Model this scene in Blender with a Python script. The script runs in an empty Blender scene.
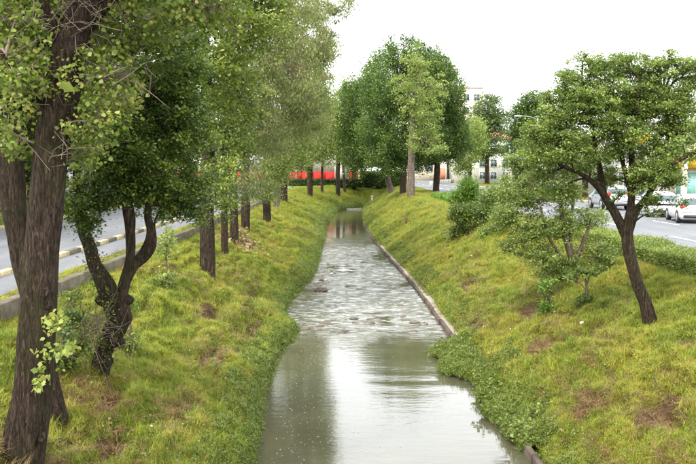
import bpy, math, random
import numpy as np
from mathutils import Vector

# ------------------------------------------------------------------ camera, sky, sun
S = bpy.context.scene
COL = S.collection
CAMZ = 5.9                                   # metres above the stream
cd = bpy.data.cameras.new('camera'); cam = bpy.data.objects.new('camera', cd); COL.objects.link(cam)
cd.sensor_width = 36.0; cd.lens = 800.0 / 696.0 * 36.0; cd.clip_start = 0.1; cd.clip_end = 3000
cam.location = (0, 0, CAMZ)
PITCH = math.atan(64 / 800); YAW = math.atan(5 / 800)
cam.rotation_euler = (math.pi / 2 - PITCH, 0, -YAW)
S.camera = cam
W = bpy.data.worlds.new('World'); S.world = W; W.use_nodes = True
nt = W.node_tree; nt.nodes.clear()
wo = nt.nodes.new('ShaderNodeOutputWorld'); bg = nt.nodes.new('ShaderNodeBackground')
sky = nt.nodes.new('ShaderNodeTexSky'); sky.sky_type = 'NISHITA'; sky.sun_disc = False
SUN_EL, SUN_AZ = 48, 215                     # degrees; azimuth clockwise from +Y: behind the camera to the left
sky.sun_elevation = math.radians(SUN_EL); sky.sun_rotation = math.radians(SUN_AZ)
sky.air_density = 1; sky.dust_density = 3
mix = nt.nodes.new('ShaderNodeMix'); mix.data_type = 'RGBA'; mix.inputs[0].default_value = 0.86
mix.inputs[7].default_value = (12.2, 12.4, 12.5, 1)   # the even white cloud cover over the clear sky
nt.links.new(sky.outputs[0], mix.inputs[6]); nt.links.new(mix.outputs[2], bg.inputs[0])
bg.inputs[1].default_value = 0.15
nt.links.new(bg.outputs[0], wo.inputs[0])
sl = bpy.data.lights.new('sun', 'SUN'); so = bpy.data.objects.new('sun', sl); COL.objects.link(so)
sl.energy = 2.6; sl.angle = math.radians(11); sl.color = (1, .94, .82)
az, el = math.radians(SUN_AZ), math.radians(SUN_EL)
sdir = Vector((math.sin(az) * math.cos(el), math.cos(az) * math.cos(el), math.sin(el)))
so.rotation_euler = sdir.to_track_quat('Z', 'Y').to_euler()
S.view_settings.view_transform = 'Standard'; S.view_settings.look = 'None'
S.view_settings.exposure = 1.08; S.view_settings.gamma = 1
S.render.resolution_x = 1024; S.render.resolution_y = 683
try:
    S.cycles.max_bounces = 8; S.cycles.transparent_max_bounces = 8; S.cycles.caustics_reflective = False; S.cycles.caustics_refractive = False
except Exception: pass

rng = np.random.default_rng(7)
random.seed(7)

def at(u, v, Y):
    """the point at distance Y (metres ahead) seen in direction u, v of the photograph (696 x 464)"""
    d = np.array([(u - 348) / 800.0, math.cos(PITCH) + (232 - v) / 800.0 * math.sin(PITCH), -math.sin(PITCH) + (232 - v) / 800.0 * math.cos(PITCH)])
    c, s = math.cos(YAW), math.sin(YAW)
    d = np.array([d[0] * c + d[1] * s, -d[0] * s + d[1] * c, d[2]])
    return np.array([0, 0, CAMZ]) + d * (Y / d[1])

# ------------------------------------------------------------------ value noise
def vn(x, y, seed=0):
    x = np.asarray(x, float); y = np.asarray(y, float)
    xi = np.floor(x).astype(np.int64); yi = np.floor(y).astype(np.int64)
    fx = x - xi; fy = y - yi; fx = fx * fx * (3 - 2 * fx); fy = fy * fy * (3 - 2 * fy)
    def hsh(a, b):
        n = (a * 374761393 + b * 668265263 + seed * 1274126177) & 0xffffffff
        n = ((n ^ (n >> 13)) * 1274126177) & 0xffffffff
        return ((n ^ (n >> 16)) & 0xffff) / 65535.0
    return (hsh(xi, yi) * (1 - fx) + hsh(xi + 1, yi) * fx) * (1 - fy) + (hsh(xi, yi + 1) * (1 - fx) + hsh(xi + 1, yi + 1) * fx) * fy
def fbm(x, y, seed=0, o=3):
    r = 0; a = .5
    for k in range(o):
        r = r + a * (vn(x * 2 ** k, y * 2 ** k, seed + k) - .5); a *= .5
    return r * 2

# ------------------------------------------------------------------ terrain
ROAD = 3.0
def LE(y): return np.interp(y, [0, 16, 20, 25, 27, 28.8, 30.2, 34, 38, 41, 44, 60, 83, 107, 120, 132], [-1.7, -1.75, -2.02, -2.05, -1.75, -1.55, -2.2, -2.4, -2.1, -1.75, -1.6, -1.6, -1.85, -1.1, 1.5, 5.2])
def RE(y): return np.interp(y, [0, 27, 40, 54, 65, 83, 115, 132], [3.85, 3.7, 3.45, 2.85, 2.4, 2.1, 2.7, 6.0])
HOLES = [(5.9, 14.5, .75, .5, .30), (5.15, 16.4, .6, .35, .22), (6.4, 12.6, .6, .5, .35), (5.3, 21.0, .8, .4, .15),
         (-3.9, 12.9, .9, .35, .25), (-4.4, 14.6, .9, .3, .2), (-3.2, 15.6, .8, .25, .2), (-3.4, 20.5, 1.2, .35, .2), (-4.2, 24.5, 1.5, .4, .25),
         (-3.6, 30.5, 1.8, .4, .25), (-2.9, 26, 1.4, .3, .2), (4.6, 27.5, 1.5, .4, .2), (6.0, 25, 1.6, .4, .2), (-4.3, 11.2, .5, .3, .15), (5.2, 33, 2, .4, .25)]
def steps(x, y, d):
    ph = d / .62 + 1.5 * fbm(x * .35 + 7, y * .16, 21, 3) + .3 * fbm(x * 1.3, y * .8, 23, 2)
    fr = ph - np.floor(ph); msk = np.clip(fbm(x * .5, y * .25, 27, 3) * 2.4 + .35, 0, 1) * np.clip((d - .8) / .5, 0, 1) * np.clip((5.3 - d) / .5, 0, 1)
    return fr, msk
def soil(x, y):
    """0..1: where the turf has slumped and bare earth shows"""
    m = np.zeros(np.broadcast(x, y).shape)
    for hx, hy, ry, rx, dp in HOLES:
        r = ((x - hx) / rx) ** 2 + ((y - hy) / ry) ** 2 + .9 * fbm(x * 3, y * 3, 91)
        m = np.maximum(m, np.clip(1.3 - r, 0, 1))
    d = np.maximum(LE(y) - x, x - RE(y)); fr, msk = steps(x, y, d)
    m = np.maximum(m, np.where(fr > .78, 1, 0) * np.clip(msk * 1.5 - .5, 0, 1) * np.clip(fbm(x * 1.7, y * .9, 33, 3) * 4 + .1, 0, 1) * np.where(x > 0, .6, 1))
    return m
def holes(x, y):
    z = 0
    for hx, hy, ry, rx, dp in HOLES:
        r = ((x - hx) / rx) ** 2 + ((y - hy) / ry) ** 2
        z = z - dp * np.exp(-r * 1.3)
        sgn = 1 if hx > 0 else -1
        r2 = ((x - hx + sgn * rx * 1.2) / (rx * .8)) ** 2 + ((y - hy) / (ry * 1.1)) ** 2
        z = z + dp * .5 * np.exp(-r2 * 1.3)
    return z
def H(x, y):
    x = np.asarray(x, float); y = np.asarray(y, float)
    l, r = LE(y), RE(y)
    dl, dr = l - x, x - r
    k = 5.5 / (l + 7.1); w = np.clip((100 - y) / 15, 0, 1); dl = dl * (k * w + 1 - w)
    zl = np.interp(dl, [-1, 0, .12, .25, .6, 2, 4, 5.3, 5.5, 5.9, 6.1, 400], [-.5, -.12, .12, .32, .58, 1.25, 2.2, 2.62, 2.66, 2.95, ROAD - .02, ROAD - .02])
    zr = np.interp(dr, [-1, 0, .34, .36, .6, 1.5, 3, 4.8, 5.2, 6.5, 400], [-.5, -.3, -.05, .13, .36, .95, 1.9, 2.85, 2.96, ROAD - .02, ROAD - .02])
    z = np.where(dl > dr, zl, zr)
    d = np.where(dl > dr, dl, dr)
    amp = np.clip(d / .8, 0, 1) * np.clip((5.6 - d) / 1.0, 0, 1)
    ter = np.abs(fbm(x * 1.1 + .35 * fbm(x, y, 44) , y * .45, 11, 3)) - .18
    n = .34 * fbm(x * .45, y * .22, 3, 3) - .50 * ter + .20 * fbm(x * 2.3, y * 1.5, 5, 3) + .07 * fbm(x * 6, y * 5, 6, 2)
    # slumped turf: low steps running along the slope
    fr, msk = steps(x, y, d); saw = np.where(fr < .78, fr / .78, (1 - fr) / .22) - .5
    n = n - np.where(x > 0, .16, .30) * saw * msk
    z = z + amp * (n + holes(x, y)) + .03 * fbm(x * .5, y * .5, 8) * np.clip((d - 6) / 2, 0, 1) * np.clip((-x - 17) / 2, 0, 1)
    close = np.clip((y - 129) / 4, 0, 1)
    return z * (1 - close) + close * np.maximum(z, ROAD - .05)

# ------------------------------------------------------------------ helpers
def finish(me, mats, smooth=False):
    for m in (mats if isinstance(mats, (list, tuple)) else [mats]): me.materials.append(m)
    if smooth: me.polygons.foreach_set('use_smooth', np.ones(len(me.polygons), bool))
    me.update()
def mesh_np(name, V, F, mats, smooth=False, tint=None, mi=None):
    """V (n,3), F a list of (m,k) index arrays"""
    me = bpy.data.meshes.new(name)
    V = np.asarray(V, np.float32)
    if not isinstance(F, (list, tuple)): F = [F]
    F = [np.asarray(f, np.int32) for f in F if len(f)]
    me.vertices.add(len(V)); me.vertices.foreach_set('co', V.ravel())
    tot = sum(f.size for f in F); me.loops.add(tot); me.loops.foreach_set('vertex_index', np.concatenate([f.ravel() for f in F]))
    st = []; c = 0
    for f in F:
        st.append(np.arange(len(f)) * f.shape[1] + c); c += f.size
    st = np.concatenate(st); me.polygons.add(len(st)); me.polygons.foreach_set('loop_start', st.astype(np.int32))
    if mi is not None: me.polygons.foreach_set('material_index', np.asarray(mi, np.int32))
    if tint is not None:
        a = me.attributes.new('tint', 'FLOAT', 'POINT'); a.data.foreach_set('value', np.asarray(tint, np.float32))
    finish(me, mats, smooth); me.validate()
    return me
def obj(name, me, parent=None):
    o = bpy.data.objects.new(name, me); COL.objects.link(o)
    if parent: o.parent = parent
    return o
def tag(o, label=None, cat=None, group=None, kind=None):
    if label: o['label'] = label
    if cat: o['category'] = cat
    if group: o['group'] = group
    if kind: o['kind'] = kind
    return o
def empty(name, loc=(0, 0, 0), rz=0):
    o = bpy.data.objects.new(name, None); COL.objects.link(o); o.empty_display_size = .2
    o.location = loc; o.rotation_euler.z = rz; return o
def copy_tree(o, parent=None):
    c = o.copy(); COL.objects.link(c)
    if parent: c.parent = parent
    for ch in [q for q in o.children]: copy_tree(ch, c)
    return c
class MB:
    def __init__(s): s.V = []; s.F = {}; s.n = 0; s.T = []
    def add(s, V, F, t=None):
        V = np.asarray(V, float); F = np.asarray(F, int)
        s.V.append(V); s.F.setdefault(F.shape[1], []).append(F + s.n); s.n += len(V)
        s.T.append(np.full(len(V), .5) if t is None else np.broadcast_to(t, (len(V),)))
    def box(s, x0, x1, y0, y1, z0, z1, bev=0):
        if bev:
            b = bev; V = []
            for z, i in ((z0, b), (z0 + b, 0), (z1 - b, 0), (z1, b)):
                V += [(x0 + i, y0 + i, z), (x1 - i, y0 + i, z), (x1 - i, y1 - i, z), (x0 + i, y1 - i, z)]
            F = [(3, 2, 1, 0), (12, 13, 14, 15)]
            for k in range(3):
                for j in range(4): F.append((k * 4 + j, k * 4 + (j + 1) % 4, k * 4 + 4 + (j + 1) % 4, k * 4 + 4 + j))
            s.add(V, F); return
        V = [(x, y, z) for z in (z0, z1) for x, y in ((x0, y0), (x1, y0), (x1, y1), (x0, y1))]
        s.add(V, [(3, 2, 1, 0), (4, 5, 6, 7), (0, 1, 5, 4), (1, 2, 6, 5), (2, 3, 7, 6), (3, 0, 4, 7)])
    def tube(s, P, R, n=8, rough=0, t=None, seed=0, cap=True):
        P = np.asarray(P, float); R = np.asarray(R, float); m = len(P)
        T = np.gradient(P, axis=0); T /= np.linalg.norm(T, axis=1)[:, None] + 1e-9
        ref = np.array([0, 1., 0]) if abs(T[0][1]) < .8 else np.array([1., 0, 0])
        A = np.cross(T, ref); A /= np.linalg.norm(A, axis=1)[:, None] + 1e-9; B = np.cross(T, A)
        th = np.linspace(0, 2 * np.pi, n, endpoint=False)
        RR = R[:, None] * np.ones((1, n))
        if rough:
            L = np.concatenate([[0], np.cumsum(np.linalg.norm(np.diff(P, axis=0), axis=1))])
            g1 = vn(th[None, :] * n / 6.283 * .7 + 0 * L[:, None], L[:, None] * 2.2 + seed * 9.1 + 0 * th[None, :], seed)
            g2 = vn(th[None, :] * n / 6.283 * .35, L[:, None] * 1.1 + seed, seed + 5)
            RR = RR * (1 + rough * (g1 - .5) + rough * 1.3 * (g2 - .5)); RR[:, 0] = RR[:, 0]
        V = P[:, None, :] + RR[:, :, None] * (np.cos(th)[None, :, None] * A[:, None, :] + np.sin(th)[None, :, None] * B[:, None, :])
        i = np.arange(m - 1)[:, None] * n; j = np.arange(n)[None, :]; k = (j + 1) % n
        F = np.stack([i + j, i + k, i + n + k, i + n + j], -1).reshape(-1, 4)
        V = V.reshape(-1, 3)
        if cap:
            V = np.vstack([V, P[-1]]); tip = len(V) - 1
            s.add(V, F, t); s.F.setdefault(3, []).append(np.array([((m - 1) * n + a, (m - 1) * n + (a + 1) % n, tip) for a in range(n)]) + s.n - len(V))
        else: s.add(V, F, t)
    def tubes(s, P0, P1, r0, r1, n=3, bend=0.2):
        """many thin bent twigs at once; P0,P1 (k,3)"""
        k = len(P0)
        if not k: return
        mid = (P0 + P1) / 2 + rng.normal(0, 1, (k, 3)) * bend * np.linalg.norm(P1 - P0, axis=1)[:, None]
        P = np.stack([P0, mid, P1], 1)
        T = P1 - P0; T /= np.linalg.norm(T, axis=1)[:, None] + 1e-9
        A = np.cross(T, np.array([.3, .2, .93])); A /= np.linalg.norm(A, axis=1)[:, None] + 1e-9; B = np.cross(T, A)
        th = np.linspace(0, 2 * np.pi, n, endpoint=False)
        r = np.stack([np.broadcast_to(r0, k), (np.broadcast_to(r0, k) + r1) / 2, np.broadcast_to(r1, k)], 1)
        ring = np.cos(th)[None, :, None] * A[:, None, :] + np.sin(th)[None, :, None] * B[:, None, :]
        V = P[:, :, None, :] + r[:, :, None, None] * ring[:, None, :, :]
        base = (np.arange(k) * 3 * n)[:, None, None]; i = (np.arange(2) * n)[None, :, None]; j = np.arange(n)[None, None, :]; q = (j + 1) % n
        F = np.stack([base + i + j, base + i + q, base + i + n + q, base + i + n + j], -1).reshape(-1, 4)
        s.add(V.reshape(-1, 3), F)
    def mesh(s, name, mats, smooth=False):
        V = np.concatenate(s.V); F = [np.concatenate(f) for f in s.F.values()]
        return mesh_np(name, V, F, mats, smooth, np.concatenate(s.T))
    def build(s, name, mats, parent=None, smooth=False): return obj(name, s.mesh(name, mats, smooth), parent)
def curve(pts, n):
    """Catmull-Rom through pts (k,3 or k,4)"""
    P = np.asarray(pts, float); P = np.vstack([2 * P[0] - P[1], P, 2 * P[-1] - P[-2]])
    out = []
    for i in range(1, len(P) - 2):
        t = np.linspace(0, 1, n, endpoint=False)[:, None]
        a, b, c, d = P[i - 1], P[i], P[i + 1], P[i + 2]
        out.append(.5 * ((2 * b) + (c - a) * t + (2 * a - 5 * b + 4 * c - d) * t ** 2 + (3 * b - a - 3 * c + d) * t ** 3))
    out.append(P[-2][None]); return np.vstack(out)

# ------------------------------------------------------------------ materials
def new_mat(name):
    m = bpy.data.materials.new(name); m.use_nodes = True; n = m.node_tree; n.nodes.clear()
    return m, n
def N(n, t, **k):
    q = n.nodes.new(t)
    for a, b in k.items():
        if a.startswith('i_'): q.inputs[int(a[2:])].default_value = b
        else: setattr(q, a, b)
    return q
def ramp(n, fac, stops):
    r = n.nodes.new('ShaderNodeValToRGB'); e = r.color_ramp.elements
    while len(e) < len(stops): e.new(.5)
    for q, (p, c) in zip(e, stops): q.position = p; q.color = (*c, 1)
    n.links.new(fac, r.inputs[0]); return r
def mixc(n, f, a, b, mode='MIX'):
    m = n.nodes.new('ShaderNodeMix'); m.data_type = 'RGBA'; m.blend_type = mode
    for i, v in ((0, f), (6, a), (7, b)):
        if hasattr(v, 'is_linked'): n.links.new(v, m.inputs[i])
        else: m.inputs[i].default_value = (*v, 1) if isinstance(v, tuple) else v
    return m.outputs[2]
def noise(n, vec, scale, detail=4, rough=.55, dist=0):
    q = N(n, 'ShaderNodeTexNoise'); q.inputs['Scale'].default_value = scale; q.inputs['Detail'].default_value = detail; q.inputs['Roughness'].default_value = rough; q.inputs['Distortion'].default_value = dist
    if vec: n.links.new(vec, q.inputs['Vector'])
    return q.outputs['Fac']
def mapping(n, vec, sc): 
    q = N(n, 'ShaderNodeMapping'); q.inputs['Scale'].default_value = sc; n.links.new(vec, q.inputs['Vector']); return q.outputs[0]
def pos(n): return N(n, 'ShaderNodeNewGeometry').outputs['Position']
def ocoord(n): return N(n, 'ShaderNodeTexCoord').outputs['Object']
def principled(n, col, rough=.8, spec=.3, bump=None, bs=.3, bd=.02, metal=0):
    p = N(n, 'ShaderNodeBsdfPrincipled'); o = N(n, 'ShaderNodeOutputMaterial')
    if hasattr(col, 'is_linked'): n.links.new(col, p.inputs['Base Color'])
    else: p.inputs['Base Color'].default_value = (*col, 1)
    if hasattr(rough, 'is_linked'): n.links.new(rough, p.inputs['Roughness'])
    else: p.inputs['Roughness'].default_value = rough
    p.inputs['Specular IOR Level'].default_value = spec; p.inputs['Metallic'].default_value = metal
    if bump is not None:
        b = N(n, 'ShaderNodeBump'); b.inputs['Strength'].default_value = bs; b.inputs['Distance'].default_value = bd
        n.links.new(bump, b.inputs['Height']); n.links.new(b.outputs[0], p.inputs['Normal'])
    n.links.new(p.outputs[0], o.inputs[0]); return p
def plain(name, col, rough=.6, spec=.4, metal=0, var=.18, sc=3.0):
    m, n = new_mat(name); c = ocoord(n); f = noise(n, c, sc, 5, .6)
    lo = tuple(x * (1 - var) for x in col); hi = tuple(min(1, x * (1 + var)) for x in col)
    principled(n, ramp(n, f, [(.3, lo), (.7, hi)]).outputs[0], rough, spec, f, .15, .01, metal); return m
def leaf_mat(name, dark, midc, light, trans=.4, gloss=.35, odd=None):
    m, n = new_mat(name)
    a = N(n, 'ShaderNodeAttribute', attribute_name='tint').outputs['Fac']
    stops = [(0.05, dark), (.5, midc), (.93, light)]
    if odd: stops.append((.985, odd))
    col = ramp(n, a, stops).outputs[0]
    p = N(n, 'ShaderNodeBsdfPrincipled'); n.links.new(col, p.inputs['Base Color']); p.inputs['Roughness'].default_value = .45
    p.inputs['Specular IOR Level'].default_value = gloss
    t = N(n, 'ShaderNodeBsdfTranslucent'); tc = mixc(n, .5, col, (midc[0] * 1.6, midc[1] * 1.7, midc[2] * .8)); n.links.new(tc, t.inputs[0])
    x = N(n, 'ShaderNodeMixShader', i_0=trans); n.links.new(p.outputs[0], x.inputs[1]); n.links.new(t.outputs[0], x.inputs[2])
    o = N(n, 'ShaderNodeOutputMaterial'); n.links.new(x.outputs[0], o.inputs[0]); return m
def bark_mat(name, a, b, moss=.0, sc=1.0):
    m, n = new_mat(name); c = ocoord(n)
    v = mapping(n, c, (9 * sc, 9 * sc, 1.6 * sc)); f = noise(n, v, 2.2, 7, .68, .6)
    rg = noise(n, mapping(n, c, (13 * sc, 13 * sc, 1.9 * sc)), 1.5, 6, .7, 1.4)
    crack = ramp(n, rg, [(.36, (.08, .08, .08)), (.47, (.75, .75, .75)), (.56, (1, 1, 1))]).outputs[0]
    col = ramp(n, f, [(.28, a), (.62, b), (.8, tuple(min(1, x * 1.7) for x in b))]).outputs[0]
    col = mixc(n, .75, col, mixc(n, 1, col, crack, 'MULTIPLY'))
    if moss:
        g = noise(n, c, 1.3, 5, .6); gf = ramp(n, g, [(.5 - moss * .15, (0, 0, 0)), (.75, (moss, moss, moss))]).outputs[0]
        col = mixc(n, gf, col, (.07, .085, .02))
    hgt = N(n, 'ShaderNodeMath', operation='ADD'); n.links.new(f, hgt.inputs[0]); n.links.new(crack, hgt.inputs[1])
    principled(n, col, .9, .15, hgt.outputs[0], 1.0, .06); return m
def ground_mat(name):
    m, n = new_mat(name); p = pos(n)
    v = mapping(n, p, (.9, .45, .6)); f1 = noise(n, v, .7, 6, .62); f2 = noise(n, p, 5, 5, .65); f3 = noise(n, p, 28, 3, .6)
    c1 = ramp(n, f1, [(.30, (.035, .06, .012)), (.46, (.10, .13, .022)), (.6, (.17, .17, .03)), (.75, (.20, .16, .05))]).outputs[0]
    c2 = ramp(n, f2, [(.30, (.035, .028, .012)), (.5, (.09, .12, .02)), (.72, (.20, .20, .04))]).outputs[0]
    col = mixc(n, .5, c1, c2)
    s = N(n, 'ShaderNodeAttribute', attribute_name='tint').outputs['Fac']
    earth = ramp(n, f3, [(.3, (.030, .020, .011)), (.7, (.13, .082, .045))]).outputs[0]
    col = mixc(n, s, col, earth)
    principled(n, col, .95, .1, f3, .8, .05); return m
def blade_mat(name, gain=(1, 1, 1), dry=0):
    m, n = new_mat(name); p = pos(n); r = N(n, 'ShaderNodeObjectInfo').outputs['Random']
    v = mapping(n, p, (.9, .45, .6)); f1 = noise(n, v, .7, 6, .62)
    g = gain
    def q(c): return tuple(a * b for a, b in zip(c, g))
    c1 = ramp(n, f1, [(.32, q((.085, .145, .016))), (.42, q((.17, .24, .024))), (.52, q((.28, .30, .035))), (.61, q((.38, .33, .055))), (.71, q((.26, .17, .06)))]).outputs[0]
    c2 = ramp(n, r, [(0, q((.035, .065, .010))), (.3, q((.14, .21, .022))), (.7, q((.27, .30, .036))), (.92, q((.40, .34, .10))), (1, q((.22, .13, .05)))]).outputs[0]
    col = mixc(n, .5, c1, c2)
    t = N(n, 'ShaderNodeAttribute', attribute_name='tint').outputs['Fac']
    col = mixc(n, t, col, q((.28, .25, .09)))
    P = N(n, 'ShaderNodeBsdfPrincipled'); n.links.new(col, P.inputs['Base Color']); P.inputs['Roughness'].default_value = .6; P.inputs['Specular IOR Level'].default_value = .25
    T = N(n, 'ShaderNodeBsdfTranslucent'); n.links.new(col, T.inputs[0]); X = N(n, 'ShaderNodeMixShader', i_0=.35)
    n.links.new(P.outputs[0], X.inputs[1]); n.links.new(T.outputs[0], X.inputs[2]); o = N(n, 'ShaderNodeOutputMaterial'); n.links.new(X.outputs[0], o.inputs[0]); return m
def asphalt_mat(name, a, b, rough):
    m, n = new_mat(name); p = pos(n); f = noise(n, mapping(n, p, (1, .25, 1)), .9, 5, .6); g = noise(n, p, 60, 2)
    principled(n, ramp(n, f, [(.3, a), (.7, b)]).outputs[0], rough, .3, g, .25, .006); return m
def concrete_mat(name, a, b, stain=(.07, .06, .045)):
    m, n = new_mat(name); p = pos(n); f = noise(n, p, 2.2, 6, .65); g = noise(n, p, 25, 4)
    c = ramp(n, f, [(.25, stain), (.45, a), (.75, b)]).outputs[0]
    principled(n, c, .9, .2, g, .5, .012); return m
def water_mat():
    m, n = new_mat('stream_water'); p = pos(n)
    sep = N(n, 'ShaderNodeSeparateXYZ'); n.links.new(p, sep.inputs[0])
    # riffle between 28 m and 60 m, calmer pools before and after it
    rf = N(n, 'ShaderNodeMapRange'); 
    wob = N(n, 'ShaderNodeMath', operation='MULTIPLY_ADD'); wob.inputs[1].default_value = 7; n.links.new(noise(n, mapping(n, p, (1, .4, 1)), .9, 4, .6), wob.inputs[0]); n.links.new(sep.outputs[1], wob.inputs[2])
    n.links.new(wob.outputs[0], rf.inputs[0]); rf.interpolation_type = 'SMOOTHSTEP'
    rf.inputs[1].default_value = 28.6; rf.inputs[2].default_value = 34.5
    rf2 = N(n, 'ShaderNodeMapRange'); n.links.new(sep.outputs[1], rf2.inputs[0]); rf2.interpolation_type = 'SMOOTHSTEP'
    rf2.inputs[1].default_value = 76; rf2.inputs[2].default_value = 56; 
    mu = N(n, 'ShaderNodeMath', operation='MULTIPLY'); n.links.new(rf.outputs[0], mu.inputs[0]); n.links.new(rf2.outputs[0], mu.inputs[1])
    slack = ramp(n, noise(n, mapping(n, p, (.9, .22, 1)), .55, 3, .5), [(.36, (.12, .12, .12)), (.46, (1, 1, 1))]).outputs[0]
    mu2 = N(n, 'ShaderNodeMath', operation='MULTIPLY'); n.links.new(mu.outputs[0], mu2.inputs[0]); n.links.new(slack, mu2.inputs[1]); R = mu2.outputs[0]
    calm = noise(n, mapping(n, p, (.9, 2.6, 1)), 1.6, 3, .5, .3)
    fine = noise(n, mapping(n, p, (1.5, 5, 1)), 3.0, 3, .6, .5)
    chop = noise(n, mapping(n, p, (.8, 2.2, 1)), 2.3, 4, .6, .8)
    b0 = N(n, 'ShaderNodeBump'); b0.inputs['Strength'].default_value = .08; b0.inputs['Distance'].default_value = .05; n.links.new(calm, b0.inputs['Height'])
    b1 = N(n, 'ShaderNodeBump'); b1.inputs['Strength'].default_value = .045; b1.inputs['Distance'].default_value = .03; n.links.new(fine, b1.inputs['Height']); n.links.new(b0.outputs[0], b1.inputs['Normal'])
    b2 = N(n, 'ShaderNodeBump'); b2.inputs['Distance'].default_value = .10; n.links.new(chop, b2.inputs['Height']); n.links.new(b1.outputs[0], b2.inputs['Normal'])
    s2 = N(n, 'ShaderNodeMath', operation='MULTIPLY'); s2.inputs[1].default_value = .5; n.links.new(R, s2.inputs[0]); n.links.new(s2.outputs[0], b2.inputs['Strength'])
    mud = ramp(n, noise(n, p, .5, 4), [(.3, (.052, .050, .030)), (.7, (.078, .075, .048))]).outputs[0]
    # broken water in the riffle, with sky glints painted into its colour
    fo = noise(n, mapping(n, p, (.7, 1.9, 1)), 2.4, 7, .7, .9); fm = ramp(n, fo, [(.47, (0, 0, 0)), (.60, (1, 1, 1))]).outputs[0]
    fm2 = N(n, 'ShaderNodeMath', operation='MULTIPLY'); n.links.new(fm, fm2.inputs[0]); n.links.new(R, fm2.inputs[1])
    fm3 = N(n, 'ShaderNodeMath', operation='MULTIPLY'); fm3.inputs[1].default_value = .6; n.links.new(fm2.outputs[0], fm3.inputs[0])
    col = mixc(n, fm3.outputs[0], mud, (.50, .51, .50))
    P = principled(n, col, .03, .5); P.inputs['IOR'].default_value = 1.6
    n.links.new(b2.outputs[0], P.inputs['Normal'])
    rr = N(n, 'ShaderNodeMath', operation='MULTIPLY_ADD'); rr.inputs[1].default_value = .12; rr.inputs[2].default_value = .03; n.links.new(R, rr.inputs[0]); n.links.new(rr.outputs[0], P.inputs['Roughness'])
    return m

M = {}
M['ground'] = ground_mat('bank_earth_and_turf')
M['blade'] = blade_mat('grass_blade', (1.10, 1.16, .95)); M['blade2'] = blade_mat('grass_blade_dry', (1.2, 1.08, 1.0))
M['water'] = water_mat()
M['road'] = asphalt_mat('pale_asphalt', (.09, .095, .105), (.15, .155, .165), .75)
M['conc'] = concrete_mat('weathered_concrete', (.22, .19, .155), (.36, .33, .28))
M['conc_dark'] = concrete_mat('wet_concrete', (.085, .075, .05), (.17, .145, .11))
M['pole_pale'] = concrete_mat('foam_washed_concrete', (.3, .3, .28), (.5, .5, .47), (.2, .19, .17))
M['conc_lip'] = concrete_mat('algae_dark_concrete', (.075, .058, .045), (.13, .105, .085), (.04, .035, .025))
M['paint_w'] = plain('road_paint_white', (.55, .55, .53), .7)
M['kerb_y'] = plain('faded_yellow_kerb', (.34, .29, .17), .8, var=.35, sc=8)
M['kerb_k'] = plain('dirty_dark_kerb', (.10, .085, .065), .9, var=.4, sc=8)
M['kerb_g'] = plain('grey_kerb', (.30, .29, .27), .9, var=.3, sc=8)
M['bark_dark'] = bark_mat('dark_furrowed_bark', (.008, .005, .003), (.098, .066, .048), .4, 1.5)
M['bark_mid'] = bark_mat('brown_bark', (.010, .007, .005), (.095, .066, .049), .3, 1.2)
M['bark_pale'] = bark_mat('pale_grey_bark', (.09, .065, .05), (.30, .24, .20), .1)
M['twig'] = plain('twig_bark', (.11, .08, .06), .9)
M['twig_pale'] = plain('dry_twig', (.20, .15, .12), .9)
M['l_near'] = leaf_mat('light_lobed_leaf', (.045, .075, .014), (.17, .23, .045), (.32, .36, .09), .45, .4, (.42, .36, .10))
M['l_dark'] = leaf_mat('dark_glossy_leaf', (.024, .045, .010), (.09, .14, .026), (.24, .31, .055), .38, .5)
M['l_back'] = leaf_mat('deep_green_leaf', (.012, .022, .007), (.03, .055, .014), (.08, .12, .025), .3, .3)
M['l_mid_dark'] = leaf_mat('mixed_deep_leaf', (.026, .045, .011), (.095, .145, .028), (.24, .31, .065), .42, .35)
M['l_mid'] = leaf_mat('mid_green_leaf', (.05, .075, .015), (.15, .20, .04), (.30, .35, .08), .4, .35)
M['l_grey'] = leaf_mat('grey_green_fine_leaf', (.06, .08, .028), (.18, .22, .075), (.34, .38, .16), .4, .3, (.26, .2, .1))
M['l_poplar'] = leaf_mat('deep_poplar_leaf', (.028, .055, .012), (.07, .125, .024), (.15, .22, .045), .35, .3)
M['l_light'] = leaf_mat('pale_yellow_green_leaf', (.08, .12, .035), (.22, .28, .075), (.36, .42, .14), .45, .3)
M['l_right'] = leaf_mat('fine_matt_green_leaf', (.04, .068, .017), (.14, .20, .042), (.30, .37, .10), .4, .3)
M['l_bush'] = leaf_mat('bright_bush_leaf', (.03, .07, .01), (.10, .19, .025), (.22, .33, .05), .4, .3)
M['l_weed'] = leaf_mat('lush_water_weed_leaf', (.045, .075, .014), (.135, .18, .032), (.27, .31, .075), .4, .35)
M['l_far'] = leaf_mat('far_hazed_leaf', (.05, .075, .03), (.11, .16, .06), (.2, .26, .10), .4, .2)  # distance haze is put into this paler leaf colour

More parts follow.
